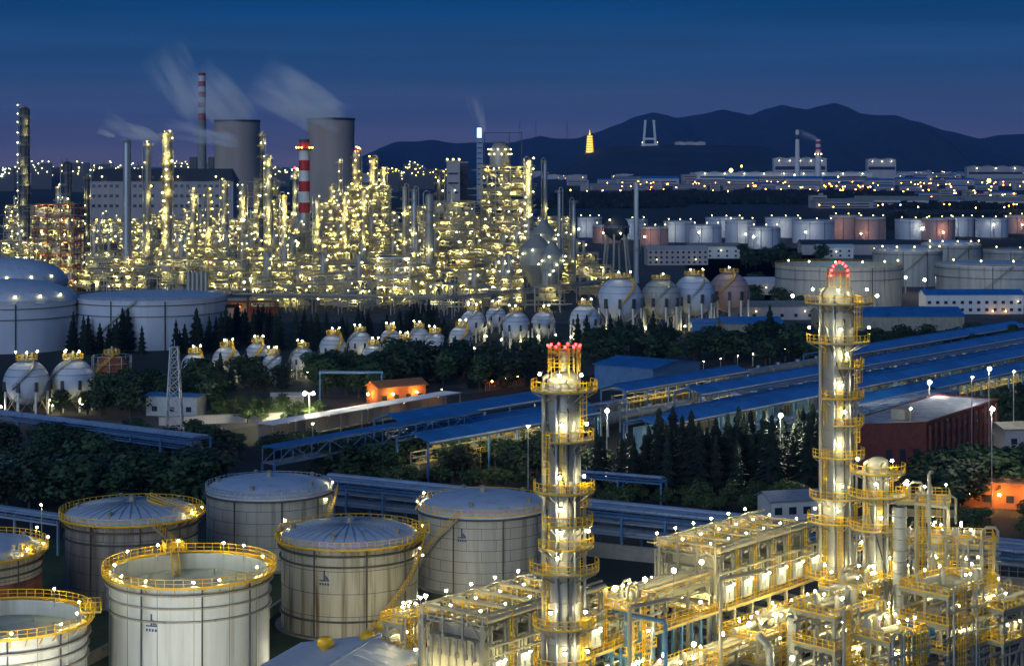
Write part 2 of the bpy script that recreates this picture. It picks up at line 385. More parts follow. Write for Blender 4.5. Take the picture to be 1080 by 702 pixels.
def cooling_tower(px, ytop, D, wpx, label):
    x = gx(px, D); zt = gz(ytop, D); r = wpx*D/F/2
    t = thing('cooling_tower', label, 'cooling tower', (x, D, 0))
    pr = [(r*1.28-(r*.30)*sin(min(1, k/11)*pi/2)+(r*.02 if k > 11 else 0), 7+(zt-7)*k/14) for k in range(15)]
    MB().lathe(pr, 48).build('shell', ct_m, t)
    MB().lathe([(pr[-1][0], zt-2.5), (pr[-1][0]+.8, zt-2.5), (pr[-1][0]+.8, zt-2.5), (pr[-1][0]+.8, zt+.4), (pr[-1][0]+.8, zt+.4), (pr[-1][0]-.8, zt+.4), (pr[-1][0]-.8, zt+.4), (pr[-1][0]-.8, zt-30)], 48).build('rim', steel_dk, t)
    leg = MB()
    for k in range(24):
        a = 2*pi*k/24
        for s in (-1, 1): leg.beam((r*1.31*cos(a), r*1.31*sin(a), 0), (r*1.28*cos(a+s*.12), r*1.28*sin(a+s*.12), 7.3), .9)
    stuff(leg.build('leg_ring', concrete, t))
cooling_tower(349, 125, 2350, 50, 'large concrete cooling tower behind the refinery chimney')
cooling_tower(250, 127, 2650, 48, 'concrete cooling tower half veiled in steam beside the tall chimney')
# boiler hall
def hall():
    D = 2050; t = thing('boiler_hall', 'long pale power hall with dark sloping roof below the tall chimney', 'building', (gx(170, D), D, 0))
    w = 152*D/F; zt = gz(191, D); zr = gz(178, D)
    MB().box((0, 20, zt/2), (w, 40, zt)).build('wall', render_m, t)
    b = MB(); b.v = [(-w/2-1, -1.2, zt), (w/2+1, -1.2, zt), (w/2+1, 42, zt), (-w/2-1, 42, zt), (-w/2+5, 14, zr), (w/2-5, 14, zr), (w/2-5, 30, zr), (-w/2+5, 30, zr)]
    for q in ((0, 1, 5, 4), (1, 2, 6, 5), (2, 3, 7, 6), (3, 0, 4, 7), (4, 5, 6, 7)): b.face(q)
    b.build('roof', steel_dk, t)
    me = MB().box((0, 0, 0), (3.6, .5, 3.4)).mesh('window', glass)
    for row in range(3):
        for k in range(24):
            if k % 6 == 5: continue
            link('window', me, t, (-w/2+5+k*(w-10)/23, -.1, zt-5.5-row*11))
    for k in range(4): MB().ball((-w/2+15+k*42, -3, zt+5), .9, 6).build('flood_lamp', lampW, t)
    for k, s in ((6, 3), (32, 4), (52, 3)):
        MB().box((k, 22, zr+5), (s*2, 6, 16)).build('roof_vent', steel_dk, t)
hall()
def tower_block(px, w, y0, D, label, m, lampm=None):
    t = thing('service_tower', label, 'tower', (gx(px, D), D, 0)); h = gz(y0, D); ww = w*D/F
    MB().box((0, ww/2, h/2), (ww, ww, h)).build('wall', m, t)
    MB().box((0, ww/2, h+.7), (ww+1.5, ww+1.5, 1.4)).build('parapet', steel_gr, t)
    for k in range(int(h/9)): MB().box((0, -.12, 6+k*9), (ww*.75, .5, 1.8)).build('window_band', glass, t)
    if lampm:
        for s in (-.45, 0, .45): MB().ball((s*ww, -.9, h+2.6), .9, 6).build('roof_lamp', lampm, t)
    return t
tower_block(478, 14, 171, 1750, 'pale square concrete stair tower with roof lamps left of the big lit structure', render_m, lampW)
tower_block(488, 10, 172, 1780, 'dark square service tower behind the pale stair tower', steel_dk, None)
tower_block(506, 6.5, 146, 3200, 'slim far tower with a glowing blue white top', pipe_blue, None)
D_ = 3200
tt = thing('lit_tower_sign', 'bright blue white light panel on the top of the slim far tower', 'sign', (gx(505.5, D_), D_, gz(146, D_)))
MB().box((0, 2, 3), (7.5, 3.5, 30)).build('light_panel', blueglow, tt)
MB().box((0, 4.2, -2), (9, .8, 36)).build('panel_frame', steel_dk, tt)
# ================================================================ town behind the depot
def town_proto(k):
    t = thing('town_building', 'x', 'building', (0, 0, 0))
    w, d, h = ((40, 18, 9), (60, 24, 12), (24, 16, 18), (90, 30, 10))[k]
    MB().box((0, 0, h/2), (w, d, h)).build('wall', render_m, t)
    if k in (1, 3):
        b = MB(); b.v = [(-w/2-.6, -d/2-.6, h), (w/2+.6, -d/2-.6, h), (w/2+.6, d/2+.6, h), (-w/2-.6, d/2+.6, h), (-w/2-.6, 0, h+d*.16), (w/2+.6, 0, h+d*.16)]
        for q in ((0, 1, 5, 4), (2, 3, 4, 5), (0, 4, 3), (1, 2, 5)): b.face(q)
        b.build('roof', blue_roof if k == 1 else steel_gr, t)
    else:
        MB().box((0, 0, h+.5), (w+1, d+1, 1)).build('roof', concrete, t); MB().box((w*.2, 0, h+2.4), (6, 5, 3)).build('roof_house', render_m, t)
    for r in range(max(1, int(h//4.5))): MB().box((0, -d/2-.05, 2.4+r*4.2), (w*.86, .35, 1.5)).build('window_band', glass, t)
    return t
protos = [town_proto(k) for k in range(4)]
ORD = ['first', 'second', 'third', 'fourth', 'fifth', 'sixth', 'seventh', 'eighth', 'ninth', 'tenth', 'eleventh', 'twelfth', 'thirteenth', 'fourteenth', 'fifteenth', 'sixteenth', 'seventeenth', 'eighteenth', 'nineteenth', 'twentieth']
used = [False]*4
rows = [(219, 850, 1090, 9, 'nearest-depot'), (210, 965, 1090, 6, 'depot-side'), (200.5, 598, 1085, 17, 'nearest'), (195.5, 600, 1085, 17, 'second'), (190, 610, 1085, 16, 'third'), (186, 630, 1085, 15, 'farthest')]
kinds = ('low flat roofed', 'blue roofed', 'taller flat roofed', 'long grey roofed')
for (y, xa, xb, n, rn) in rows:
    for i in range(n):
        k = random.choice((0, 1, 1, 2, 3, 3)); px = xa+(xb-xa)*(i+.5)/n+random.uniform(-5, 5); x, D, _ = pt(px, y+random.uniform(-.8, .8))
        lab = '%s town building, %s from the pagoda side in the %s town row' % (kinds[k], ORD[i], rn)
        sc = random.uniform(.8, 1.3)*(1.0 if D < 5500 else 1.5); rz = random.uniform(-.25, .25)
        if not used[k]:
            o = protos[k]; used[k] = True; o.location = (x, D, 0); o.rotation_euler = (0, 0, rz); o.scale = (sc,)*3; o['label'] = lab; o['group'] = 'town buildings beyond the depot'
        else: clone(protos[k], (x, D, 0), rz, lab, (sc,)*3, 'town buildings beyond the depot')
for k in range(4):
    if not used[k]: bpy.data.objects.remove(protos[k])
def town_mass(name, x0, x1, D0, D1, n, label):
    b = MB(); k = 0
    for i in range(n):
        D = random.uniform(D0, D1); x = gx(random.uniform(x0, x1), D); w, d, h = random.uniform(20, 70), random.uniform(20, 40), random.uniform(8, 26); a = random.uniform(-.5, .5)
        b.box((x, D, h/2), (w, d, h), a); b.box((x, D, h+.8), (w*.4, d*.4, 1.6), a)
        if random.random() < .55:
            c = random.choice((1, 1, 1, 2, 3)); r = random.choice((1.6, 2.0, 2.6, 3.4))*D/12000; b.ball((x+random.uniform(-60, 60), D-40, random.uniform(8, 24)), r, 4, c)
    tag(b.build(name, [render_m, townO, lampY, lampC]), label, 'town', kind='stuff')
townO = glow('town_lamp_orange', (1.0, .55, .14), 5)
town_mass('distant_town', 560, 1090, 7000, 10800, 420, 'far carpet of small houses and warm lamps below the mountains')
town_mass('distant_town', -20, 420, 6500, 20000, 380, 'far carpet of lamps and low houses along the left skyline')
# far bright factory hall and the far power station block
def far_hall(px0, px1, ytop, D, label, m, nlamp):
    t = thing('factory_hall', label, 'factory', (gx((px0+px1)/2, D), D, 0)); w = (px1-px0)*D/F; h = gz(ytop, D)
    MB().box((0, 20, h/2), (w, 40, h)).build('wall', m, t)
    b = MB(); k = max(2, int(w/45))
    for i in range(k):
        a = -w/2+i*w/k; c = a+w/k
        n0 = len(b.v); b.v += [(a, -1, h), (c, -1, h), (c, 41, h), (a, 41, h), ((a+c)/2, -1, h+5), ((a+c)/2, 41, h+5)]
        for q in ((0, 4, 5, 3), (4, 1, 2, 5), (0, 1, 4), (3, 5, 2)): b.face(tuple(n0+j for j in q))
    b.build('roof', steel_gr, t)
    MB().box((0, -.2, h*.6), (w*.94, .6, h*.14)).build('window_band', glass, t)
    for i in range(nlamp):
        MB().ball((-w/2+w*(i+.5)/nlamp, -5, h*.9), 1.5, 6).build('wall_lamp', lampC, t)
far_hall(733, 920, 182, 6200, 'very long pale factory hall lit white below the far power station', white, 9)
far_hall(816, 872, 167, 6600, 'tall pale boiler house of the far power station between its chimneys', render_m, 5)
far_hall(915, 945, 168, 6900, 'stepped pale works building right of the far power station', render_m, 3)
far_hall(1020, 1080, 176, 6700, 'low grey works hall at the far edge of town', render_m, 3)
far_hall(712, 744, 150, 8500, 'long pale building on the foothill beside the twin towers', render_m, 2)
# town street lamps
lp = thing('street_lamp', 'x', 'street lamp'); MB().tube([(0, 0, 0), (0, 0, 11.6)], .22, 5).build('pole', steel_gr, lp)
MB().ball((0, -.6, 12), 1.35, 6).build('lamp_head', lampO, lp)
lpos = [(600+17*i+random.uniform(-4, 4), 203+random.uniform(-1.2, 1.2)) for i in range(27)]
lpos += [(random.uniform(640, 1080), random.uniform(187, 200)) for _ in range(170)]
lpos += [(random.uniform(880, 1080), random.uniform(202, 216)) for _ in range(16)]
lpos += [(random.uniform(840, 1085), random.uniform(203, 222)) for _ in range(50)]
lpos += [(598+4.5*i, 181+random.uniform(-.4, .4)-.08*i) for i in range(14)]
lpos += [(632+2.6*i+random.uniform(-1, 1), 184.5-.36*i+random.uniform(-.6, .6)) for i in range(13)]
for i, (px, py) in enumerate(lpos):
    loc = pt(px, py+3)
    if i == 0: lp.location = loc; lp['label'] = 'orange sodium street lamp in the town beyond the depot'; lp['group'] = 'orange street lamps of the town'
    else: clone(lp, loc, 0, 'orange sodium street lamp in the town beyond the depot', (min(1, loc[1]/5000+.12),)*3, 'orange street lamps of the town')
def mast(px, ylamp, D, m, r, label, nl=1):
    t = thing('light_mast', label, 'lamp', (gx(px, D), D, 0)); z = gz(ylamp, D)
    MB().tube([(0, 0, 0), (0, 0, z)], .5, 6, r2=.25).build('pole', steel_gr, t)
    MB().lathe([(.3, z-.5), (r*1.1, z-.5), (r*1.1, z-.5), (r*1.1, z-.2)], 8).build('ring', steel_dk, t)
    for k in range(nl):
        MB().ball((0 if nl == 1 else (k-(nl-1)/2)*r*2.4, -.2, z+r*.6), r, 8).build('lamp_head', m, t)
    return t
mast(771, 181, 4000, lampY, 4.2, 'very bright yellow light mast at the near edge of town')
mast(1043, 192, 3600, lampY, 4.0, 'bright amber light mast near the far edge of town')
mast(782, 176, 4500, lampO, 2.4, 'orange light mast just behind the brightest yellow mast')
mast(838, 185, 5000, lampC, 2.2, 'white light mast before the long lit factory hall')
mast(884, 187, 4800, lampC, 1.8, 'white light mast at the end of the lit factory hall')
# lamps along the horizon behind the refinery
def distant_tower(px, ytop, D, n, label):
    t = thing('distant_process_tower', label, 'tower', (gx(px, D), D, 0)); h = gz(ytop, D); r = 3.2
    MB().lathe([(r, 0), (r, h-3), (r*.6, h-.8), (0, h)], 10).build('shell', steel_gr, t)
    MB().box((0, 0, h*.45), (56, r*2, h*.9)).build('support_block', steel_dk, t)
    b = MB()
    for k in range(n):
        b.ball((random.uniform(-26, 26), -5, h*random.uniform(.55, 1.0)), random.uniform(.7, 1.7), 4)
    stuff(b.build('lamp_cluster', random.choice((lampW, lampY, lampC)), t))
hp = [(4, 176), (18, 174), (44, 169), (60, 174), (82, 168), (98, 175), (108, 170), (118, 173), (145, 172), (190, 170), (204, 174), (225, 170), (238, 174), (262, 173), (296, 176), (408, 175), (418, 178), (436, 170), (448, 176), (462, 178)]
for i, (px, y) in enumerate(hp):
    distant_tower(px, y, random.uniform(4300, 5600), random.randint(9, 15), '%s lamp-studded distant tower from the left on the refinery skyline' % ORD[i])
depotO = glow('depot_lamp_pinkish', (1.0, .50, .26), 150); depotW = glow('depot_lamp_white', (1.0, .90, .66), 150)
# ================================================================ tank depot at right and the two white crude tanks
def big_tank(px, ybase, wpx, ytop, label, m, dome=.05, rings=2, lamps=0, stair=True, name='storage_tank', lmat=None):
    D = gD(ybase); r = wpx*D/F/2; h = gz(ytop, D)
    t = thing(name, label, 'tank', (gx(px, D), D, 0))
    MB().lathe([(r, 0), (r, h)], 64).build('shell', m, t)
    if dome > 0:
        rr = [(r*cos(a), h+r*dome*sin(a)) for a in [k*pi/16 for k in range(8)]]+[(0, h+r*dome)]
        MB().lathe([(r+.25, h-.3), (r+.25, h+.05), (r+.25, h+.05)]+rr, 64).build('roof', roof_pale, t)
    else:
        MB().lathe([(r, h), (r-.3, h), (r-.3, h), (r-.3, h-3), (r-.3, h-3), (0, h-3)], 64).build('roof', roof_float, t)
    for k in range(rings):
        z = h-1.6-k*h*.22; MB().lathe([(r, z-.25), (r+.5, z-.25), (r+.5, z-.25), (r+.5, z), (r+.5, z), (r, z)], 64).build('stiffener_ring', seam_m, t)
    pts = [(r*cos(a), r*sin(a), h) for a in [2*pi*k/48 for k in range(48)]]
    MB().rail(pts, 1.1, .09, True, 3).build('railing', galv if m != tank_grey else yellow, t)
    for a in (-1.9, -1.2):
        MB().tube([((r+.3)*cos(a), (r+.3)*sin(a), 0), ((r+.3)*cos(a), (r+.3)*sin(a), h)], .22, 6).build('drain_pipe', steel_dk, t)
    if stair:
        a0 = -2.3; k = 26; b = MB()
        pl = [((r+.7)*cos(a0+j*.9*20/r/k*1.2), (r+.7)*sin(a0+j*.9*20/r/k*1.2), .3+(h-.3)*j/k) for j in range(k+1)]
        for p, q in zip(pl[:-1], pl[1:]): b.beam(p, q, .9, .25)
        b.rail(pl, 1.1, .08, step=3, kick=False); b.build('spiral_stair', steel_gr, t)
    for k in range(lamps):
        a = -pi/2+(k-(lamps-1)/2)*(2.6/max(1, lamps)); rr2 = r-.8
        b = MB(); b.tube([(rr2*cos(a), rr2*sin(a), h-.2), (rr2*cos(a), rr2*sin(a), h+2.6)], .12, 5)
        b.ball((rr2*cos(a), rr2*sin(a), h+2.8), .48, 6, 1); b.build('rim_lamp', [steel_gr, lmat or lampW], t)
    return t
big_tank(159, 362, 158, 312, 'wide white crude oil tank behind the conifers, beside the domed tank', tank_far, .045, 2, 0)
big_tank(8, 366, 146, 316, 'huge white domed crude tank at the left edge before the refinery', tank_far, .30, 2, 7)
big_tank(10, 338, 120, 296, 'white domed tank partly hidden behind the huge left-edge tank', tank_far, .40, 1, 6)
big_tank(884, 322, 132, 279, 'wide grey tank behind the red-lamped tall column', tank_grey, .0, 2, 6, lmat=lampW)
big_tank(1052, 318, 128, 278, 'wide grey tank at the right edge of the depot', tank_grey, .03, 2, 5, lmat=lampW)
big_tank(957, 300, 72, 264, 'grey tank with pale domed roof between the two wide grey tanks', tank_grey, .14, 1, 5)
big_tank(1003, 290, 62, 258, 'smaller pale domed tank behind the right grey tanks', tank_grey, .16, 1, 5)
big_tank(1068, 284, 60, 264, 'low flat grey tank at the right border behind the wide grey tank', tank_grey, .03, 1, 3)
for i, (px, yb, m_) in enumerate(((836, 331, depotW), (880, 334, depotW), (925, 331, depotW), (975, 312, depotW), (1010, 328, depotW), (1058, 330, depotW), (955, 309, depotW))):  # masts added to brighten the sides of the grey tanks
    D = gD(yb); mast(px, 172+(HC-8)*F/D, D, m_, .7, '%s added light mast standing before the wide grey depot tanks' % ORD[i])
depot = [(640, 256, 30, 238, 'pink'), (666, 252, 34, 232, 'white'), (690, 258, 30, 240, 'pink'), (716, 255, 32, 234, 'white'), (744, 259, 34, 238, 'white'), (764, 250, 40, 230, 'white'), (781, 256, 32, 233, 'white'), (806, 262, 34, 240, 'white'),
         (826, 250, 38, 230, 'white'), (858, 256, 44, 233, 'white'), (892, 252, 34, 228, 'pink'), (918, 254, 32, 230, 'pink'), (962, 252, 36, 232, 'white'), (990, 253, 34, 231, 'pink'), (1012, 249, 30, 230, 'white'), (1046, 250, 34, 231, 'white'), (1074, 246, 30, 228, 'pink'), (622, 250, 26, 230, 'white')]
for i, (px, yb, w, yt, c) in enumerate(sorted(depot)):
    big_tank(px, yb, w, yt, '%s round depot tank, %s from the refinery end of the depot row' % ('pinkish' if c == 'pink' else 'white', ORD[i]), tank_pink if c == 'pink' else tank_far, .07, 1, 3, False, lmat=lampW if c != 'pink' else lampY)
for i, (px, yb, w, yt, c) in enumerate(sorted(depot)):
    D = gD(yb); Dm = D-w*D/F/2-random.uniform(5, 10); q = px+random.uniform(-.45, .3)*w
    mast(q, 172+(HC-random.uniform(7, 13))*F/Dm, Dm, depotO if c == 'pink' else depotW, .6, '%s light mast before the depot tanks, counted from the refinery end' % ORD[i])
random.seed(11)
# ================================================================ the refinery
olive = mat('olive_catch_panel', (.34, .33, .16), .6, 0, .25, .3)
LAMPSETS = (lampW, lampW, lampY, lampY, lampC)
def far_column(px, ytop, D, wpx, label, m=None, lamps=1.0, every=6.5, side=0, zb=0, lm=None, pipe=True):
    m = m or steel; x = gx(px, D); h = gz(ytop, D); r = max(.9, wpx*D/F/2*.8)
    t = thing('process_column', label, 'column', (x, D, zb)); h -= zb
    MB().lathe([(r*1.25, 0), (r*1.15, 3), (r*1.15, 3), (r, 5), (r, h*.62), (r*.94, h*.66), (r*.94, h-r*.7), (r*.6, h-r*.2), (0, h)], 20).build('shell', m, t)
    b = MB(); lb = MB(); li = MB(); rb = MB(); k = 0; z = h-1.5
    while z > 6:
        a0 = random.uniform(0, 2*pi) if not side else (-pi/2+side*.9-1.0); a1 = a0+random.uniform(2.6, 4.6); R = r+1.3
        b.lathe([(r, z-.15), (R, z-.15), (R, z-.15), (R, z), (R, z), (r, z)], 10, a0=a0, a1=a1, smooth=False)
        rb.rail([(R*cos(a0+(a1-a0)*j/7), R*sin(a0+(a1-a0)*j/7), z) for j in range(8)], 1.1, .10, step=4, kick=False)
        if random.random() < lamps:
            if random.random() < .5: fl_(li, random.uniform(-1, 1)*r, -r-2.7, z+2.2)
            for j in range(random.choice((1, 1, 2))):
                a = -pi/2+random.uniform(-1.1, 1.1) if not side else -pi/2+side*1.25+random.uniform(-.3, .1)
                lb.ball(((r+1.1)*cos(a), (r+1.1)*sin(a), z+2.2), random.choice((.32, .4, .5, .62)), 4)
        z -= every*random.uniform(.8, 1.2)
    if b.f: stuff(b.build('platform_tier', steel_gr, t)); stuff(rb.build('railing', yellow if random.random() < .5 else galv, t))
    a = -pi/2+random.choice((-.7, .7)); lad = MB()
    lad.beam(((r+.5)*cos(a), (r+.5)*sin(a), 0), ((r+.5)*cos(a), (r+.5)*sin(a), h-1), .6, .15); lad.build('ladder', steel_gr, t)
    if pipe:
        s = random.choice((-1, 1)); q = r+.8
        MB().tube([(0, 0, h-.5), (0, 0, h+1.2), (s*q*.6, -.2, h+1.6), (s*q, -.4, h+.4), (s*q, -.4, 4)], .38, 6).build('overhead_pipe', galv, t)
    if lb.f: stuff(lb.build('lamp_cluster', lm or random.choice(LAMPSETS), t))
    if li.f: stuff(li.build('added_inward_light', [steel_dk, lampI], t))
    return t
def fl_(b, X, Y, z):
    "an added light, hidden from the front, that brightens the plant behind it"
    b.box((X, Y, z), (1.0, .22, .75)); n = len(b.v); y = Y+.13
    b.v += [(X-.45, y, z-.33), (X-.45, y, z+.33), (X+.45, y, z+.33), (X+.45, y, z-.33)]; b.face((n, n+1, n+2, n+3), False, 1)
def far_frame(px0, px1, ytop, D, label, depth=22, level=6.0, lamps=.5, fill=1.0, top_cols=2, deck=True, m=None):
    x0, x1 = gx(px0, D), gx(px1, D); w = x1-x0; h = gz(ytop, D)
    t = thing('process_structure', label, 'process plant', ((x0+x1)/2, D, 0))
    nl = max(1, int(round(h/level))); lv = h/nl; nb = max(1, int(round(w/8))); bw = w/nb; nd = max(1, int(round(depth/9)))
    lo = MB(); pn = [MB(), MB(), MB()]; li = MB(); fr = MB(); dk = MB(); ve = MB(); pp = MB(); rl = MB(); la = MB(); lb = MB(); bx = MB()
    for i in range(nb+1):
        for j in range(nd+1):
            X = -w/2+i*bw; Y = depth*j/nd
            fr.beam((X, Y, 0), (X, Y, h), .55)
    for k in range(1, nl+1):
        z = k*lv
        for j in range(nd+1): fr.beam((-w/2, depth*j/nd, z), (w/2, depth*j/nd, z), .4, .55)
        for i in range(nb+1): fr.beam((-w/2+i*bw, 0, z), (-w/2+i*bw, depth, z), .4, .5)
        for i in range(nb):
            if deck and random.random() < .75:
                dk.box((-w/2+(i+.5)*bw, depth/2, z+.32), (bw-.1, depth-.2, .12))
            if random.random() < .75: rl.rail([(-w/2+i*bw, -.2, z+.3), (-w/2+(i+1)*bw, -.2, z+.3)], 1.1, .12, step=3, kick=False)
            if random.random() < .25: fr.beam((-w/2+i*bw, 0, z-lv), (-w/2+(i+1)*bw, 0, z), .3)
    for k in range(nl):
        z = k*lv
        for i in range(nb):
            X = -w/2+(i+.5)*bw
            if random.random() < .65*fill:
                c = random.random(); r = random.uniform(.9, min(2.1, lv*.33)); Y = random.uniform(2, depth*.55)
                if c < .4:
                    L = random.uniform(3, bw*.95); ve.tube([(X-L/2, Y, z+.6+r), (X+L/2, Y, z+.6+r)], r, 10)
                elif c < .8: ve.lathe([(r, .3), (r, lv*.8), (r*.6, lv*.92), (0, lv*.97)], 10, (X, Y, z))
                else: bx.box((X, Y, z+lv*.33), (bw*.6, 3, lv*.6))
            if random.random() < .5: pn[random.randrange(3)].box((X, depth*.42+random.uniform(-1, 1), z+lv*.5), (bw*random.uniform(.6, .96), .3, lv*random.uniform(.6, .9)))  # panels added to catch the hidden lights and look lit
            for q in range(random.choice((3, 4, 5))):
                Y = random.uniform(-.4, 7); zz = z+random.uniform(.8, lv*.95); r = random.uniform(.12, .38)
                if random.random() < .65: pp.tube([(X-bw*random.uniform(.5, 1.5), Y, zz), (X+bw*random.uniform(.5, 1.3), Y, zz)], r, 5, caps=False)
                else: pp.tube([(X+random.uniform(-3, 3), Y, max(0, z-lv*random.random())), (X+random.uniform(-.1, .1), Y, z+lv)], r, 5, caps=False)
            if random.random() < lamps*.62:
                for q in range(random.choice((1, 1, 1, 2))):
                    random.choice((la, la, la, lb, lb, lo)).ball((X+random.uniform(-.5, .5)*bw, random.choice((-.8, -.8, .8, 3.5)), z+lv*random.uniform(.62, .93)), random.choice((.26, .3, .34, .4, .46, .55, .7)), 4)
            if random.random() < .9: fl_(li, X+random.uniform(-.4, .4)*bw, -.7, z+lv*.86)
    for q in range(top_cols):
        X = random.uniform(-.42, .42)*w; Y = random.uniform(3, depth-3); r = random.uniform(.9, 1.9); hh = random.uniform(4, 13)
        ve.lathe([(r, 0), (r, hh-.6*r), (r*.6, hh-.15*r), (0, hh)], 12, (X, Y, h)); la.ball((X+r+.3, Y-r, h+hh*.7), .45, 4)
    stuff(fr.build('steel_frame', m or steel_gr, t))
    if dk.f: stuff(dk.build('deck', steel_gr, t))
    for b, n_, mm in ((ve, 'vessel_group', steel), (pp, 'pipework', random.choice((galv, steel, steel_gr))), (rl, 'railing', yellow), (bx, 'cabinet_group', render_m), (la, 'lamp_cluster', random.choice((lampW, lampC, lampW))), (lb, 'lamp_cluster', lampY), (lo, 'lamp_cluster', random.choice((lampO, lampC))), (li, 'added_inward_light', [steel_dk, lampI]), (pn[0], 'wall_or_catch_panel', steel_gr), (pn[1], 'wall_or_catch_panel', steel), (pn[2], 'wall_or_catch_panel', olive)):
        if b.f: stuff(b.build(n_, mm, t))
    return t
# named columns: (px, top row, distance, width in px, label, material, lamp density, lamp side)
far_column(26, 112, 1300, 14, 'tallest dark column at the left edge with white lamps up one side', steel_dk, 1.2, 7, -1, lm=lampC)
far_column(71, 170, 1050, 13, 'squat dark column with domed head above the brown block', steel_dk, .5)
far_column(134, 146, 1010, 11, 'plain grey column, first of three left of the hall', galv, .0, 60, pipe=False)
far_column(156, 151, 1030, 9, 'slim lamp-dotted column, second of three left of the hall', steel, .9)
far_column(176, 140, 1040, 13, 'bright lamp-ringed column, third of three left of the hall', steel, 1.6, 4.5)
far_column(276, 141, 1200, 7, 'thin tall dark column of the lamp-hung pair beside the cooling tower', steel_dk, .5)
far_column(284, 166, 1190, 10, 'lamp-hung column right beside the thin tall dark column', steel, 1.6, 4.2)
far_column(311, 180, 1500, 6, 'slender column with a red top lamp left of the banded chimney', steel_gr, .6)
far_column(358, 170, 1330, 5, 'slender lamp-topped column before the cooling tower', steel_gr, 1, 7)
far_column(376, 158, 1400, 11, 'orange-topped column at the peak of the golden lit group', steel, 1.8, 4.2, lm=lampY)
far_column(393, 166, 1410, 10, 'second column of the golden lit group', steel, 1.8, 4.2, lm=lampY)
far_column(350, 196, 1380, 9, 'lower column left of the golden lit group', steel, 1.6, 4.2, lm=lampY)
far_column(404, 178, 1430, 8, 'outer right column of the golden lit group', steel, 1.5, 4.5, lm=lampW)
far_column(437, 199, 1150, 8, 'pale column with bare shaft right of the golden lit group', galv, .3)
far_column(427, 196, 1210, 7, 'grey column beside the pale bare column', steel, .6)
far_column(464, 182, 1180, 9, 'dark column with dark shaft left of the stair tower', steel_dk, .35)
far_column(453, 204, 1080, 12, 'stout grey vessel column before the stair tower', steel, .3, 9)
far_column(558, 168, 1150, 10, 'lamp-ringed column at the right side of the big lit structure', steel, 1.9, 3.4, lm=lampW)
far_column(575, 169, 1180, 6, 'light grey bare stack topped by a lamp right of the big structure', galv, .15, 30)
far_column(590, 200, 1080, 5, 'thin grey stack with side duct right of the lamp-topped stack', galv, .2, 30)
far_column(605, 211, 1090, 6, 'short grey stack at the right end of the refinery', galv, .3, 18)
far_column(671, 192, 1080, 6.5, 'lone white stack with a lamp on its tip', white, .12, 40, pipe=False)
far_column(62, 196, 1120, 8, 'short lamp-dotted column behind the brown block', steel, 1)
far_column(92, 186, 1200, 7, 'thin dark column right of the squat dark column', steel_dk, .6)
far_column(204, 200, 1120, 9, 'short lit column before the boiler hall', steel, 1.4, 4.5)
far_column(220, 200, 1160, 8, 'short paired column before the boiler hall', steel, 1.3, 4.5)
far_column(237, 190, 1250, 9, 'lit column below the misty cooling tower', steel, 1.3, 5)
far_column(256, 196, 1230, 10, 'broad lit column below the misty cooling tower', steel, 1.3, 5)
far_column(300, 205, 1080, 8, 'short lit column left of the banded chimney', steel, 1.4, 5)
far_column(335, 208, 1150, 9, 'short lit column right of the banded chimney', steel, 1.4, 4.5, lm=lampY)
far_column(364, 205, 1200, 8, 'low golden lit column behind the banded chimney', steel, 1.7, 4.2, lm=lampY)
far_column(384, 200, 1240, 9, 'middle golden lit column before the peaked group', steel, 1.7, 4.2, lm=lampY)
for px, y, D, lm in ((376, 154, 1398, lampO), (311, 176, 1498, lampO)):
    t = thing('warning_beacon', 'orange red beacon on the %s' % ('peak of the golden lit group' if px == 376 else 'slender column left of the banded chimney'), 'beacon', (gx(px, D), D, gz(y+3, D)))
    MB().tube([(0, 0, -2), (0, 0, 1)], .15, 5).build('post', steel_dk, t); MB().ball((0, 0, 1.4), .9, 8).build('lamp', lampR, t); MB().ball((1.6, 0, .6), .7, 8).build('lamp', lm, t)
# the big lit lattice structure with its crane frame
bs = far_frame(507, 554, 176, 1150, 'big many-storey lit steel structure at the centre of the refinery', 26, 5.2, 1.25, 1.2, 0)
h0 = gz(176, 1150); w0 = 47*1150/F
cf = MB()
for X in (-w0*.42, w0*.14, w0*.42):
    cf.beam((X, 6, h0), (X, 6, gz(139, 1150)), .4)
cf.beam((-w0*.42, 6, gz(140, 1150)), (w0*.42, 6, gz(140, 1150)), .4); cf.beam((-w0*.42, 6, gz(150, 1150)), (w0*.42, 6, gz(150, 1150)), .3)
cf.build('crane_frame', steel_dk, bs)
hb = MB().lathe([(6.5, 0), (6.5, 10), (4.4, 14), (2, 16), (0, 16.4)], 16, (-2, 10, h0)); hb.build('vessel_head', steel, bs)
lb = MB()
for k in range(10): lb.ball((-2+7.2*cos(-pi*k/9), 10+7.2*sin(-pi*k/9), h0+8+3*(k % 2)), .5, 4)
stuff(lb.build('lamp_cluster', lampW, bs))
far_frame(36, 78, 216, 1000, 'brown enclosed process block at left with lamps under it', 24, 7, .5, 1.4, 1, True, rust)
far_frame(365, 410, 196, 1390, 'golden lit steel structure wrapped round the peaked column group', 26, 5.2, 1.5, 1, 0)
far_frame(340, 362, 214, 1300, 'low golden lit structure right of the banded chimney', 20, 5, 1.5, 1, 1)
far_frame(456, 500, 214, 1120, 'pale lit structure below the stair tower', 22, 5.5, .9, 1, 1)
far_frame(268, 292, 190, 1230, 'tall lit frame wrapped round the lamp-hung pair', 16, 5, 1.3, .8, 0)
far_frame(398, 432, 272, 905, 'white lit open frame at the front of the refinery', 18, 5.0, 1.3, .5, 0, True, white)
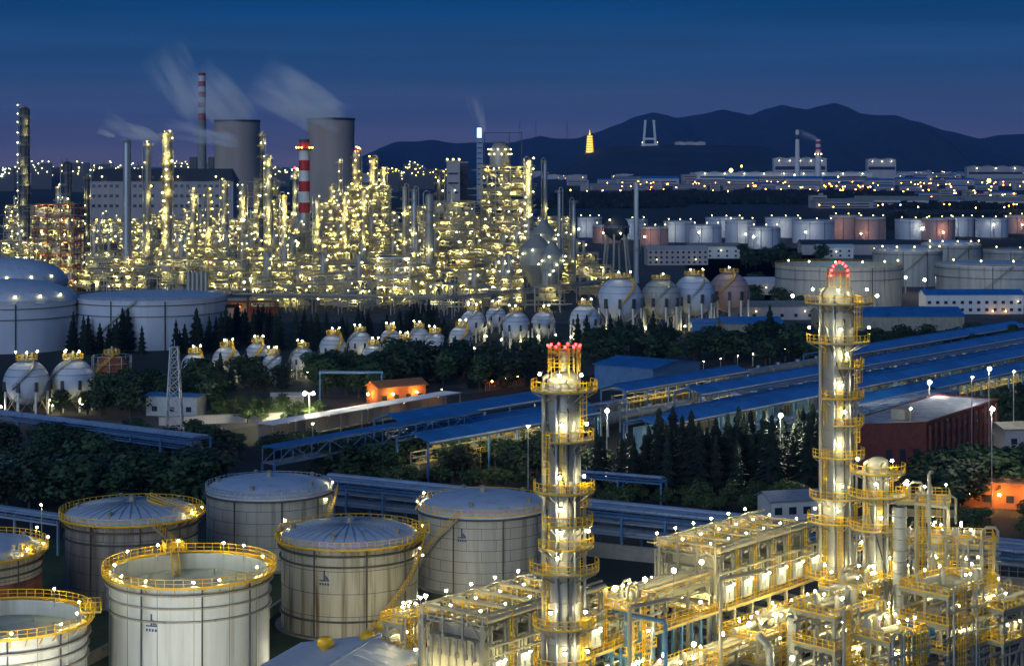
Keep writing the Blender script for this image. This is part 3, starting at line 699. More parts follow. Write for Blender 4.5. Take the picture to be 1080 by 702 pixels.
rowsR = [(225, 1900, 13, 4, 608, 22, 'rearmost'), (236, 1550, 14, 0, 610, 24, 'fourth'), (250, 1300, 15, 0, 615, 26, 'third'), (264, 1120, 15, 0, 640, 22, 'second'), (280, 985, 12, 60, 660, 18, 'front'), (296, 890, 9, 250, 600, 13, 'lowest')]
for (yt, D, n, xa, xb, hv, rn) in rowsR:
    for i in range(n):
        a = xa+(xb-xa)*i/n+random.uniform(0, 6); b_ = a+(xb-xa)/n*random.uniform(.62, .98)
        far_frame(a, b_, yt+random.uniform(-9, 9), D*random.uniform(.975, 1.025), 'lamp-lit steel process block, %s from the left in the %s refinery row' % (ORD[i], rn), random.uniform(13, 20), random.uniform(4.2, 6), random.uniform(.55, .95), 1, random.choice((0, 1, 2, 3)))
# regenerator vessel with cone and the dark dome on legs
def dome_vessel():
    D = 1050; t = thing('dome_roofed_vessel', 'dark round dome-roofed vessel on splayed legs at the right end of the refinery', 'vessel', (gx(650, D), D, 0)); zc = gz(240, D); r = 7.2
    MB().lathe([(r*.3, zc-7), (r, zc-3), (r, zc), (r, zc)]+[(r*cos(a), zc+r*.95*sin(a)) for a in [k*pi/16 for k in range(8)]]+[(0, zc+r*.95)], 32).build('vessel', steel_dk, t)
    for k in range(6):
        a = k*pi/3+.25; MB().beam((r*1.25*cos(a), r*1.25*sin(a), 0), (r*.8*cos(a), r*.8*sin(a), zc-3), 1.1).build('leg', steel_gr, t)
    MB().rail([((r+.6)*cos(a), (r+.6)*sin(a), zc) for a in [k*pi/10 for k in range(20)]], 1.1, .12, True, 4).build('railing', galv, t)
    MB().ball((-4, -6.6, zc+4.5), .5, 8).build('flood_lamp', lampW, t); MB().ball((2, -8.2, zc-3), .5, 8).build('flood_lamp', lampC, t)
dome_vessel()
def hopper(px, ytop, D, r, label):
    t = thing('conical_silo', label, 'silo', (gx(px, D), D, 0)); zt = gz(ytop, D)
    MB().lathe([(r*.25, 2), (r, zt-16), (r, zt-16), (r, zt-7), (r, zt-7), (r*.35, zt-2), (r*.2, zt), (0, zt)], 20).build('vessel', steel, t)
    for k in range(4):
        a = k*pi/2+.6; MB().beam((r*cos(a), r*sin(a), 0), (r*cos(a), r*sin(a), zt-12), .7).build('leg', steel_gr, t)
    lb = MB()
    for k in range(6): lb.ball(((r+1)*cos(-k*.6), (r+1)*sin(-k*.6), zt-8-2*(k % 3)), .5, 4)
    stuff(lb.build('lamp_cluster', lampC, t))
hopper(573, 232, 1000, 7, 'pale cone-topped silo below the lamp-topped stack'); hopper(566, 247, 985, 9, 'larger cone-topped silo in front of the pale silo'); hopper(582, 254, 960, 6, 'small cone-topped silo nearest the pipe bridge')
# row of upright grey drums beside the white crude tank
for i in range(5):
    t = thing('upright_drum', '%s of five upright grey drums behind the white crude tank' % ORD[i], 'vessel', (gx(199+i*4.6, 860), 860, 0), 0, 'upright drums behind the crude tank')
    zt = gz(286, 860); MB().lathe([(.95, 0), (.95, zt-.8), (.6, zt-.2), (0, zt)], 12).build('shell', steel, t); MB().lathe([(.95, 6), (1.05, 6), (1.05, 6), (1.05, 6.4)], 12).build('band', seam_m, t)
# pipe bridges in front of the refinery
def pipe_rack(p, q, z, w, label, npipes=5, bay=9, mpipe=None, msteel=None, rail=True, levels=1, rmax=.32, name='pipe_rack', railm=None, lampn=0, lampm=None):
    d = vsub(q, p); L = sqrt(d[0]**2+d[1]**2); rz = atan2(d[1], d[0])
    t = thing(name, label, 'pipe rack', (p[0], p[1], 0), rz)
    nb = max(2, int(L/bay)); ms = msteel or steel_gr
    bent = MB()
    for s in (-1, 1): bent.beam((0, s*w/2, 0), (0, s*w/2, z+.2), .38)
    for k in range(levels):
        bent.beam((0, -w/2-.4, z-k*2.2), (0, w/2+.4, z-k*2.2), .32, .45)
    me = bent.mesh('support_bent', ms)
    for i in range(nb+1): link('support_bent', me, t, (L*i/nb, 0, 0))
    for s in (-1, 1):
        MB().beam((0, s*w/2, z-.55), (L, s*w/2, z-.55), .25, .4).build('girder', ms, t)
    for k in range(levels):
        n = npipes if k == 0 else max(2, npipes-1)
        for i in range(n):
            r = random.uniform(.12, rmax); y = -w/2+w*(i+.6)/n*.92
            MB().tube([(0, y, z+.22+r-k*2.2), (L, y, z+.22+r-k*2.2)], r, 8).build('pipe', mpipe or pipe_blue, t)
    if rail:
        MB().box((L/2, -w/2-.55, z+.1), (L, .9, .08)).build('walkway', ms, t)
        MB().rail([(0, -w/2-1, z+.14), (L, -w/2-1, z+.14)], 1.1, .07, step=2.5, kick=False).build('railing', railm or ms, t)
    for i in range(lampn):
        X = L*(i+.5)/lampn; b = MB(); b.tube([(X, -w/2-.9, z+.1), (X, -w/2-.9, z+2.9)], .07, 5); b.ball((X, -w/2-.9, z+3.0), .3, 8, 1); b.build('rack_lamp', [ms, lampm or lampW], t)
    return t
pipe_rack((gx(470, 830), 830, 0), (gx(640, 960), 960, 0), 9, 7, 'long pipe bridge between the refinery and the gas spheres', 6, 12, steel)
pipe_rack((gx(250, 870), 870, 0), (gx(470, 850), 850, 0), 8, 6, 'low pipe rack along the foot of the refinery', 6, 12, steel, lampn=10, lampm=lampW)
# orange lit shelter beside the crude tank
t = thing('orange_shelter', 'small orange-lit open shelter beside the white crude tank', 'shelter', pt(262, 338))
for sx in (-12, 0, 12):
    for sy in (0, 6): MB().beam((sx, sy, 0), (sx, sy, 8), .4).build('post', rust, t)
MB().box((0, 3, 8.2), (27, 8, .4)).build('roof', rust, t); MB().box((0, 6.3, 3), (26, .2, 5.5)).build('back_wall', rust, t); MB().ball((-5, 2, 5.5), .5, 8).build('lamp', lampO, t)
t = thing('small_pitched_building', 'dark low control building with flat roof before the refinery lamps', 'building', pt(243, 336))
MB().box((0, 0, 5), (16, 9, 10)).build('wall', steel_gr, t); MB().box((0, 0, 10.2), (17.5, 10.5, .5)).build('roof', steel_dk, t); MB().box((0, -4.6, 6), (12, .2, 1.6)).build('window_band', glass, t)
random.seed(12)
# ================================================================ gas spheres
def sphere_tank(px, cy, rp, label, lamps=2, m=None, gy=None, scaffold=False, rail_lit=True):
    gy = gy or cy+1.5*rp; D = gD(gy); r = rp*D/F; zc = gz(cy, D)
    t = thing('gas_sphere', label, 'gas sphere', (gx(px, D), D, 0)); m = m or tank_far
    MB().lathe([(r*sin(pi*i/16) if 0 < i < 16 else 0.0, zc-r*cos(pi*i/16)) for i in range(17)], 32).build('shell', m, t)
    leg = MB().tube([(0, 0, 0), (0, 0, zc)], max(.22, r*.05), 8).mesh('leg', white if r > 5 else tank_far)
    pad = MB().box((0, 0, zc-r*.12), (r*.16, r*.13, r*.42)).mesh('leg_bracket', steel_dk)
    n = 10 if r > 7 else 8
    for k in range(n):
        a = 2*pi*(k+.5)/n; o = link('leg', leg, t, (r*.97*cos(a), r*.97*sin(a), 0)); link('leg_bracket', pad, o, (r*.035*cos(a), r*.035*sin(a), 0), a)
    br = MB()
    for k in range(n):
        a, b_ = 2*pi*(k+.5)/n, 2*pi*(k+1.5)/n
        br.beam((r*.97*cos(a), r*.97*sin(a), .5), (r*.97*cos(b_), r*.97*sin(b_), zc-r*.35), .12); br.beam((r*.97*cos(b_), r*.97*sin(b_), .5), (r*.97*cos(a), r*.97*sin(a), zc-r*.35), .12)
    br.build('leg_bracing', steel_gr, t)
    for zz in (.33, .62):
        q = r*sqrt(1-zz*zz)+.06; MB().lathe([(q, zc+r*zz-.06), (q+.12, zc+r*zz-.06), (q+.12, zc+r*zz-.06), (q+.12, zc+r*zz+.06)], 32).build('spray_ring', seam_m, t)
    R = max(1.9, r*.46); zt = zc+r*.97
    MB().lathe([(0, zt), (R, zt), (R, zt), (R, zt+.15), (R, zt+.15), (0, zt+.15)], 16).build('top_platform', steel_gr, t)
    MB().rail([(R*cos(a), R*sin(a), zt+.15) for a in [k*pi/6 for k in range(12)]], 1.3, .12, True, 2).build('railing', yellow, t)
    b = MB().tube([(0, 0, zt), (0, 0, zt+2.4)], .35, 8); b.tube([(R*.5, .2, zt), (R*.5, .2, zt+1.9)], .25, 8); b.box((-R*.4, 0, zt+.9), (.9, .7, 1.4)); b.build('valve_group', steel, t)
    # curved stair over the shell
    b = MB(); pl = []
    for k in range(15):
        th = -1.15+k*1.12*2/14 if False else -0.2+k*(pi/2-.25)/14; a = -2.2+k*.09
        pl.append(((r+.5)*cos(th)*cos(a), (r+.5)*cos(th)*sin(a), zc+(r+.5)*sin(th)))
    for p, q in zip(pl[:-1], pl[1:]): b.beam(p, q, .7, .2)
    b.rail(pl, 1.1, .09, step=3, kick=False); b.build('stair', yellow if random.random() < .3 else galv, t)
    t.rotation_euler = (0, 0, random.uniform(-.9, .9))
    for k in range(lamps):
        a = -pi/2+(k-(lamps-1)/2)*1.5; b = MB(); b.tube([(R*cos(a), R*sin(a), zt), (R*cos(a), R*sin(a), zt+2.3)], .08, 5); b.ball((R*cos(a), R*sin(a), zt+2.4), .22, 8, 1); b.build('top_lamp', [steel_gr, floodW], t)
    if r > 4:
        for s in (-1, 1):
            b = MB(); b.tube([(s*r*1.1, -r*.4, 0), (s*r*1.1, -r*.4, 2.4)], .07, 5); b.ball((s*r*1.1, -r*.4, 2.5), .25, 8, 1); b.build('ground_lamp', [steel_gr, floodW], t)
    if scaffold:
        b = MB(); R = r*1.15
        for k in range(10):
            a = 2*pi*k/10; b.beam((R*cos(a), R*sin(a), 0), (R*cos(a), R*sin(a), zc+r*.9), .18)
            for z in range(1, 7): 
                a2 = 2*pi*(k+1)/10; zz = (zc+r*.9)*z/6; b.beam((R*cos(a), R*sin(a), zz), (R*cos(a2), R*sin(a2), zz), .15)
        b.build('scaffold', galv, t)
    return t
sphere_tank(28, 403, 24, 'large white gas sphere nearest the left edge', 3, gy=436)
sphere_tank(77, 401, 23, 'large white gas sphere with yellow crown, second from the left edge', 3, gy=432)
sphere_tank(118, 391, 18, 'red primed sphere inside scaffolding beside the large white spheres', 0, rust, 420, True)
sphere_tank(654, 316, 24, 'largest white gas sphere, first of the four in a row', 2, gy=353)
sphere_tank(697, 315, 21.5, 'streaked white gas sphere, second of the four in a row', 1, tank_grey, gy=350)
sphere_tank(732, 311, 22, 'clean white gas sphere, third of the four in a row', 2, gy=347)
sphere_tank(769, 308, 21.5, 'dull gas sphere with red band, last of the four in a row', 1, tank_pink, gy=343)
small = [(205, 386, 14), (239, 380, 15), (272, 375, 14), (289, 386, 13), (320, 379, 13), (351, 367, 14.5), (380, 362, 13), (393, 374, 11), (412, 358, 11), (428, 371, 14), (442, 356, 11), (459, 364, 13.5), (486, 356, 12.5), (499, 340, 13.5), (523, 334, 11), (544, 343, 15), (573, 341, 13), (617, 337, 16)]
for i, (px, c, r) in enumerate(small):
    sphere_tank(px, c, r, 'small white gas sphere with yellow railed top, %s from the left in the long row' % ORD[i], 2)
# low link building by the sphere group, ground lamps
def gable(name, label, px, py, w, d, h, rise, rz, wm, rm, win=0, lamps=(), cat='building'):
    x, D, _ = pt(px, py); t = thing(name, label, cat, (x, D, 0), rz)
    MB().box((0, 0, h/2), (w, d, h)).build('wall', wm, t)
    b = MB(); e = .6; th = .18
    for z in (0, th):
        b.v += [(-w/2-e, -d/2-e, h-.1+z), (w/2+e, -d/2-e, h-.1+z), (w/2+e, 0, h+rise+z), (-w/2-e, 0, h+rise+z), (w/2+e, d/2+e, h-.1+z), (-w/2-e, d/2+e, h-.1+z)]
    for q in ((6, 7, 8, 9), (9, 8, 10, 11), (1, 0, 3, 2), (2, 3, 5, 4), (0, 1, 7, 6), (1, 2, 8, 7), (2, 4, 10, 8), (4, 5, 11, 10), (5, 3, 9, 11), (3, 0, 6, 9)): b.face(q)
    b.build('roof', rm, t)
    ge = MB(); ge.v = [(-w/2, -d/2, h), (-w/2, d/2, h), (-w/2, 0, h+rise), (w/2, -d/2, h), (w/2, d/2, h), (w/2, 0, h+rise)]; ge.face((0, 2, 1)); ge.face((3, 4, 5)); ge.build('gable_end', wm, t)
    if win:
        me = MB().box((0, 0, 0), (1.5, .25, 1.4)).mesh('window', glass)
        nr = max(1, int(h//3.6))
        for r_ in range(nr):
            for k in range(win): link('window', me, t, (-w/2+w*(k+.5)/win, -d/2-.06, 2.0+r_*3.4))
    for (lx, ly, lz, lm) in lamps: MB().ball((lx, ly, lz), .3, 8).build('wall_lamp', lm, t)
    return t
gable('office_block', 'pale two storey office with rows of windows behind the four gas spheres', 713, 279, 42, 14, 11, 2, .1, render_m, render_m, 11, ((-15, -9, 4, lampW), (12, -9, 4, lampW)))
gable('warehouse', 'white low warehouse right of the pale two storey office', 752, 272, 38, 16, 9, 2, .0, white, concrete, 6, ((5, -10, 6, lampC),))
gable('warehouse', 'long dark roofed shed beside the depot tanks', 905, 268, 90, 20, 8, 3, .0, render_m, steel_dk, 0, ((-30, -12, 5, lampW), (10, -12, 5, lampW)))
gable('warehouse', 'small white shed left of the grey depot tanks', 880, 272, 26, 12, 8, 2, .0, white, white, 4, ((0, -8, 5, lampC),))
gable('warehouse', 'long blue-white two storey building at right below the grey tanks', 1024, 330, 46, 12, 9, 2, .03, white, blue_roof, 12, ((8, -8, 1.5, lampO), (14, -8, 1.5, lampO), (20, -7.5, 6, lampW)))
gable('warehouse', 'dark blue shed roof behind the tall column, below the grey tank', 935, 346, 60, 24, 6, 3, .02, steel_gr, blue_roof)
gable('warehouse', 'long low shed in the dark ground right of the gas spheres', 822, 336, 44, 12, 6, 2, .05, render_m, concrete, 7, ((-12, -8, 4, lampW), (10, -8, 4, lampW)))
gable('warehouse', 'pale roofed shed behind the last gas sphere', 806, 310, 34, 12, 7, 2, .0, render_m, roof_pale, 6, ((0, -8, 4, lampW),))
gable('warehouse', 'blue roofed shed beside the last gas sphere', 790, 352, 24, 14, 5, 2, .1, steel_gr, blue_roof)
gable('pump_house', 'small blue pump house before the four gas spheres', 742, 352, 10, 6, 5, 1.2, .0, blue_paint, blue_roof)
gable('warehouse', 'flat blue roofed shed before the dark woods', 683, 408, 22, 26, 7.5, 1.6, UA-pi/2, blue_paint, blue_roof)
gable('gatehouse', 'small white flat gatehouse behind the lattice mast', 186, 437, 15, 7, 5.5, .4, -.2, galv, blue_paint, 3)
gable('roadside_hut', 'low pale hut beside the twin street lamp', 304, 428, 9, 5, 3.2, .6, .1, concrete, render_m)
gable('workshop', 'orange-lit tiled workshop behind the blue canopy', 418, 424, 16, 7, 5.0, 1.6, UA-.3, crate_or, crate_or, 4, ((-4, -5.0, 3.2, floodO), (4, -5.0, 3.2, floodO), (-9.5, 0, 3, floodO)))
gable('warehouse', 'small white shed with pale blue roof beside the red-lamped column', 836, 545, 12, 7, 4.0, 1.3, .25, white, pipe_blue, 4)
gable('garage', 'pale low garage at the right edge behind the brick building', 1078, 470, 14, 10, 5, 1, .2, render_m, concrete, 3)
gable('boundary_lodge', 'orange-lit lodge behind the dark trees at the right edge', 1066, 533, 22, 8, 5.2, 1.8, -.3, crate_or, crate_or, 5, ((-8, -6.2, 3.2, floodO), (-2, -6.2, 3.2, floodO), (4, -6.2, 3.2, floodO), (-13, -5, 1.5, floodO)))
# ================================================================ rail loading sheds: long blue roofs along u
shedw = mat('shed_wall_sheet', (.16, .34, .55), .6, 0, .2, .3, ST, (.10, .18, .28), (.55, .75))
def rail_shed(s0, s1, n0, n1, h, label, lampn=8, lm=None, wall=False, rise=1.4):
    # s along the rows, n across; columns on both sides, open below
    L = s1-s0; w = n1-n0; nb = int(L/9)
    x, y = UX*s0+UY*n0, UY*s0-UX*n0
    t = thing('rail_shed', label, 'shed', (x, y, 0), UA)          # local x = along, local -y = towards viewer
    me = MB().beam((0, 0, 0), (0, 0, h), .4).mesh('column', blue_paint)
    for i in range(nb+1):
        link('column', me, t, (L*i/nb, -.4, 0)); link('column', me, t, (L*i/nb, -w+.4, 0))
    b = MB(); k = 0
    pan = MB(); pw = 9.0; nn = int(round(L/pw)); pw = L/nn
    for sgn in (0, 1):
        pm = MB(); ya, yb = (-.0, -w/2) if sgn == 0 else (-w/2, -w); za, zb = (h, h+rise) if sgn == 0 else (h+rise, h)
        pm.v = [(0.04, ya, za), (pw-.04, ya, za), (pw-.04, yb, zb), (.04, yb, zb), (0.04, ya, za+.2), (pw-.04, ya, za+.2), (pw-.04, yb, zb+.2), (.04, yb, zb+.2)]
        for q in ((0, 1, 2, 3), (7, 6, 5, 4), (0, 4, 5, 1), (1, 5, 6, 2), (2, 6, 7, 3), (3, 7, 4, 0)): pm.face(q)
        for j in range(1, 9): pm.beam((j*pw/9, ya, za+.24), (j*pw/9, yb, zb+.24), .09, .09)
        mm = pm.mesh('roof_panel', blue_roof)
        for i in range(nn): link('roof_panel', mm, t, (i*pw, 0, random.uniform(-.02, .02)))
    MB().beam((0, -w/2, h+rise+.24), (L, -w/2, h+rise+.24), .7, .18).build('ridge_cap', blue_roof, t)
    for yy in (-.2, -w+.2): MB().beam((0, yy, h-.35), (L, yy, h-.35), .25, .5).build('eaves_beam', blue_paint, t)
    MB().beam((0, -w-.16, h+.02), (L, -w-.16, h+.02), .24, .34).build('lit_edge_strip', white, t)  # pale strip added to stand for the lit eaves edge
    if wall is bright_blue:
        pw2 = L/nb; pm = MB().box((pw2/2, -w*.3, h*.5), (pw2-.3, .2, h-1.4))
        for q in range(1, 5): pm.box((pw2*q/5, -w*.3-.14, h*.5), (.12, .1, h-1.4))
        pme = pm.mesh('wall_or_catch_panel', shedw); lo_ = MB().box((pw2/2, -w*.3, h*.22), (pw2-.3, .2, h*.44-.3)).mesh('wall_or_catch_panel', shedw)
        for i in range(nb): link('wall_or_catch_panel', lo_ if i % 4 in (1, 3) or i % 7 == 2 else pme, t, (i*pw2, 0, 0))
        MB().tube([(0, -w-.9, 3.4), (L, -w-.9, 3.4)], .28, 8).build('pipe', pipe_blue, t); MB().tube([(0, -w-1.7, 2.6), (L, -w-1.7, 2.6)], .2, 8).build('pipe', galv, t)
    elif wall:
        MB().box((L/2, -.2, 1.4), (L, .2, 2.8)).build('back_wall', concrete, t)
        gm = MB(); pw2 = L/nb
        for q in (0, pw2/2): gm.beam((q, -w*.45, 0), (q, -w*.45, 6.2), .22); gm.beam((q, -w*.7, 0), (q, -w*.7, 4), .2); gm.beam((q, -w*.45, 6.0), (q+1.6, -w*.85, 4.6), .16)
        gm.box((pw2/2, -w*.57, 4.0), (pw2, w*.25, .15)); gm.rail([(0, -w*.7, 4.1), (pw2, -w*.7, 4.1)], 1.1, .12, step=1.5, m=1)
        gm.tube([(0, -w*.5, 5.2), (pw2, -w*.5, 5.2)], .22, 6); gm.tube([(0, -w*.44, 6.3), (pw2, -w*.44, 6.3)], .16, 6); gm.lathe([(.5, 0), (.5, 1.6), (0, 2.0)], 8, (pw2*.3, -w*.3, 0))
        gme = gm.mesh('loading_gantry', [steel_gr, yellow])
        for i in range(nb): link('loading_gantry', gme, t, (L*i/nb, 0, 0))
    for i in range(lampn):
        X = L*(i+.5)/lampn; b = MB(); b.box((X, -w*.8, h-.45), (.9, .5, .22)); b.box((X, -w*.8, h-.62), (.7, .4, .1), m=1); b.build('shed_lamp', [steel_dk, lm or floodW], t)
    return t
def so_(px, py, z):          # pixel at height z -> (s, n) on the plant grid
    D = gD(py, z); X = gx(px, D); return (UX*X+UY*D, UY*X-UX*D)
rail_shed(so_(425, 446, 9)[0], so_(625, 422, 9)[0], -303, -294, 9, 'dark blue roofed rail shed left of the first tall column, rearmost', 8, floodW, render_m)
rail_shed(so_(430, 456, 8)[0], so_(640, 428, 8)[0], -290, -282, 7.5, 'narrow blue roofed rail shed left of the first tall column, middle', 8, floodW, render_m)
rail_shed(so_(445, 466, 9)[0], so_(640, 436, 9)[0], -278, -268, 9, 'blue roofed rail shed left of the first tall column, front and lit beneath', 12, floodC, render_m)
rail_shed(so_(650, 408, 9)[0], so_(790, 388, 9)[0], -301, -292, 8, 'blue roofed rail shed over the yellow wagons', 9, floodC, render_m)
rail_shed(so_(716, 414, 9)[0], so_(1130, 350, 9)[0], -277, -268, 9, 'longest blue roofed rail shed running past the second tall column', 20, floodC, render_m)
rail_shed(so_(690, 432, 8)[0], so_(1130, 358, 8)[0], -264, -257, 7, 'low narrow blue rail shed between the two longest ones', 18, floodW, render_m)
rail_shed(so_(672, 448, 9)[0], so_(1100, 372, 9)[0], -253, -243, 9, 'front blue roofed rail shed above the conifers', 14, floodC, bright_blue)
rail_shed(so_(905, 424, 9)[0], so_(1110, 385, 9)[0], -238, -230, 8, 'short blue roofed rail shed right of the second tall column', 12, floodC, render_m)
rail_shed(so_(900, 372, 9)[0], so_(1120, 340, 9)[0], -308, -296, 7, 'rearmost low blue shed at the right edge', 6, floodW)
def grid(s_, n_, z=0): return (UX*s_+UY*n_, UY*s_-UX*n_, z)
pipe_rack(grid(so_(640, 452, 5)[0], -241), grid(so_(900, 405, 5)[0], -241), 5, 2.5, 'pale pipe rack along the front rail shed', 4, 8, pipe_blue, pipe_blue, rail=False, rmax=.3)
pipe_rack(grid(so_(700, 420, 5)[0], -265.8), grid(so_(1100, 352, 5)[0], -265.8), 8, 2.2, 'pale pipe rack between the long rail sheds', 4, 8, pipe_blue, pipe_blue, rail=False, rmax=.3)
pipe_rack(grid(so_(430, 462, 5)[0], -280), grid(so_(620, 432, 5)[0], -280), 8.2, 2.2, 'pale pipe rack between the sheds left of the first tall column', 4, 8, pipe_blue, pipe_blue, rail=False, rmax=.3)
# tank wagons
def wagon(L, r):
    t = thing('tank_wagon', 'x', 'wagon')
    MB().tube([(-L/2, 0, 1.2+r), (-L/2+.5, 0, 1.2+r), (L/2-.5, 0, 1.2+r), (L/2, 0, 1.2+r)], r, 14).build('barrel', galv, t)
    MB().box((0, 0, 1.0), (L+.6, 2.2, .35)).build('underframe', steel_dk, t)
    MB().lathe([(.7, 0), (.7, .6), (0, .75)], 10, (0, 0, 1.15+2*r)).build('dome', galv, t)
    wh = MB().tube([(0, -.8, .45), (0, .8, .45)], .45, 10).mesh('wheel_set', steel_dk)
    for k in (-.36, -.26, .26, .36): link('wheel_set', wh, t, (k*L, 0, 0))
    return t
wg = wagon(11, 1.5); first = True
def put_wagons(s0, n, count, where):
    global first
    for i in range(count):
        x, y = UX*(s0+12.4*i)+UY*n, UY*(s0+12.4*i)-UX*n
        lab = 'grey tank wagon, %s in %s' % (ORD[i], where)
        if first: wg.location = (x, y, .15); wg.rotation_euler = (0, 0, UA); wg['label'] = lab; wg['group'] = 'tank wagons at the rail sheds'; first = False
        else: clone(wg, (x, y, .15), UA, lab, None, 'tank wagons at the rail sheds')
put_wagons(so_(720, 396, 3)[0], -313, 13, 'the train behind the blue sheds')
put_wagons(so_(640, 445, 3)[0], -286, 4, 'the short train under the first front shed')
put_wagons(so_(695, 415, 3)[0], -287, 6, 'the yellow-lit train under the second shed')
for n in (-313, -286, -287):
    tr = MB()
    s0, s1 = (so_(600, 430, 0)[0], so_(900, 372, 0)[0])
    for q in (-.72, .72):
        a = (UX*s0+UY*(n+q), UY*s0-UX*(n+q), .09); b_ = (UX*s1+UY*(n+q), UY*s1-UX*(n+q), .09); tr.beam(a, b_, .09, .16)
    struct(tr.build('rail_track', steel_dk))
twinC = glow('twin_lamp_white', (1.0, .90, .55), 2200)
# lamps along the wall behind the wagons
def street_lamp(px, ylamp, D, m, label, r=.3, arms=1, name='street_lamp', arm=1.2):
    r *= .8
    if m is floodC: m = yardC
    t = thing(name, label, 'street lamp', (gx(px, D), D, 0)); z = gz(ylamp, D)
    b = MB().tube([(0, 0, 0), (0, 0, z)], .13, 8, r2=.08); b.build('pole', galv, t)
    for k in range(arms):
        s = (0,) if arms == 1 else (-1, 1)
        dx = s[k]*arm
        MB().tube([(0, 0, z-.3), (dx*.5, -.2, z+.1), (dx, -.4, z+.15)], .06, 6).build('arm', galv, t)
        h = MB().box((dx, -.5, z+.2), (.5+r, .7+r, .16)).build('lamp_head', steel_dk, t)
        MB().ball((dx, -.55, z+.12-r*.5), r, 10).build('bulb', m, h)
    return t
for i, (px, y) in enumerate([(724, 386), (742, 384), (760, 381), (778, 378), (794, 376), (812, 373), (828, 371), (844, 369)]):
    street_lamp(px, y-3, gD(y+10), floodW, '%s short white lamp behind the train, counted from the blue shed' % ORD[i], .16)
street_lamp(640, 432, 405, floodC, 'dazzling white yard lamp right beside the first tall column', .55)
street_lamp(823, 437, 395, floodC, 'dazzling white yard lamp above the conifers left of the second tall column', .55)
street_lamp(980, 402, 470, floodC, 'dazzling white yard lamp above the brick building roof', .5)
street_lamp(1043, 388, 450, floodC, 'dazzling white yard lamp, highest at the right edge', .55)
street_lamp(1046, 430, 372, floodC, 'yellowish white lamp at the corner of the brick building', .5)
street_lamp(1069, 391, 455, floodW, 'smaller white lamp beside the highest lamp at the right edge', .35)
street_lamp(1025, 397, 440, floodW, 'smaller white lamp left of the highest lamp at the right edge', .35)
street_lamp(557, 448, 398, floodW, 'white yard lamp left of the first tall column before the lit shed', .4)
street_lamp(960, 430, 420, floodW, 'small warm lamp over the racks left of the brick building roof', .3)
street_lamp(326, 414, gD(449), twinC, 'twin-headed white street lamp over the lit bushes', .5, 2, arm=1.1)
street_lamp(330, 446, 440, floodW, 'low white lamp under the pale blue canopy', .28)
street_lamp(44, 531, 322, floodW, 'white lamp on a post beside the pipe bridge behind the left tanks', .26)
for i, (px, y, D, m) in enumerate([(452, 393, 600, lampC), (510, 398, 590, floodW), (466, 410, 560, lampW), (432, 405, 570, lampC), (116, 360, 690, lampC), (600, 386, 560, lampO)]):
    street_lamp(px, y, D, m, '%s small path lamp among the dark trees before the spheres' % ORD[i], .3)
# orange lit railing row behind the left shed
t = thing('orange_lit_fence', 'fence glowing orange in lamp light behind the dark trees and blue shed', 'fence', (0, 0, 0))
pa, pb = pt(512, 412), pt(566, 402)
b = MB().rail([pa, pb], 2.4, .16, step=1.2); b.build('fence_panel', crate_or, t)
for k in range(4):
    p = lerp(pa, pb, (k+.5)/4); b = MB(); b.tube([(p[0], p[1]-2.0, 0), (p[0], p[1]-2.0, 2.6)], .07, 5); b.ball((p[0], p[1]-2.0, 2.8), .3, 8, 1); b.build('fence_lamp', [steel_dk, lampO], t)
# pale blue canopy over the stalls along the road
def canopy(pA, pB, z, w, label):
    a, b_ = pt(*pA, z), pt(*pB, z); d = vsub(b_, a); L = sqrt(d[0]**2+d[1]**2)
    t = thing('long_canopy', label, 'canopy', (a[0], a[1], 0), atan2(d[1], d[0])); nb = int(L/8); pw = L/nb
    pm = MB().box((pw/2, 0, z), (pw-.06, w, .18)); 
    for j in range(1, 8): pm.box((j*pw/8, 0, z+.14), (.07, w, .08))
    me = pm.mesh('roof_panel', roof_pale); po = MB().beam((0, 0, 0), (0, 0, z-.1), .25).mesh('post', galv)
    for i in range(nb): link('roof_panel', me, t, (i*pw, 0, 0))
    for i in range(nb+1): link('post', po, t, (i*pw, -w*.4, 0)); link('post', po, t, (i*pw, w*.4, 0))
    MB().box((L/2, w*.42, z*.45), (L, .15, z*.8)).build('back_wall', render_m, t)
    for i in range(5): MB().ball((L*(i+.5)/5, -w*.1, z-.45), .22, 8).build('canopy_lamp', (lampW, lampY, lampW, lampO, lampO)[i], t)
canopy((280, 447), (478, 413), 5, 6, 'long pale blue canopy running up from the twin street lamp')
# truss conveyor bridge
def truss(pA, pB, zA, zB, w, hgt, label):
    a, b_ = pt(*pA, zA), pt(*pB, zB); d = vsub(b_, a); L = sqrt(d[0]**2+d[1]**2); ang = atan2(d[1], d[0])
    t = thing('truss_bridge', label, 'bridge', (a[0], a[1], 0), ang); n = int(L/5)
    zz = lambda q: zA+(zB-zA)*q
    for s in (-1, 1):
        for k in (0, hgt): MB().beam((0, s*w/2, zA+k), (L, s*w/2, zB+k), .3, .35).build('chord', blue_paint, t)
        b = MB()
        for i in range(n):
            q0, q1 = i/n, (i+1)/n
            b.beam((L*q0, s*w/2, zz(q0)), (L*q0, s*w/2, zz(q0)+hgt), .2); b.beam((L*q0, s*w/2, zz(q0)+(hgt if i % 2 else 0)), (L*q1, s*w/2, zz(q1)+(0 if i % 2 else hgt)), .2)
        b.build('truss_web', blue_paint, t)
    MB().beam((0, 0, zA+.1), (L, 0, zB+.1), w-.4, .2).build('deck', steel_gr, t)
    MB().beam((0, 0, zA+hgt+.35), (L, 0, zB+hgt+.35), w+.5, .15).build('roof', blue_roof, t)
    for i in range(0, n+1, 5):
        q = min(1, i/n)
        for s in (-1, 1): MB().beam((L*q, s*w/2, 0), (L*q, s*w/2, zz(q)), .45).build('support_leg', blue_paint, t)
    return t
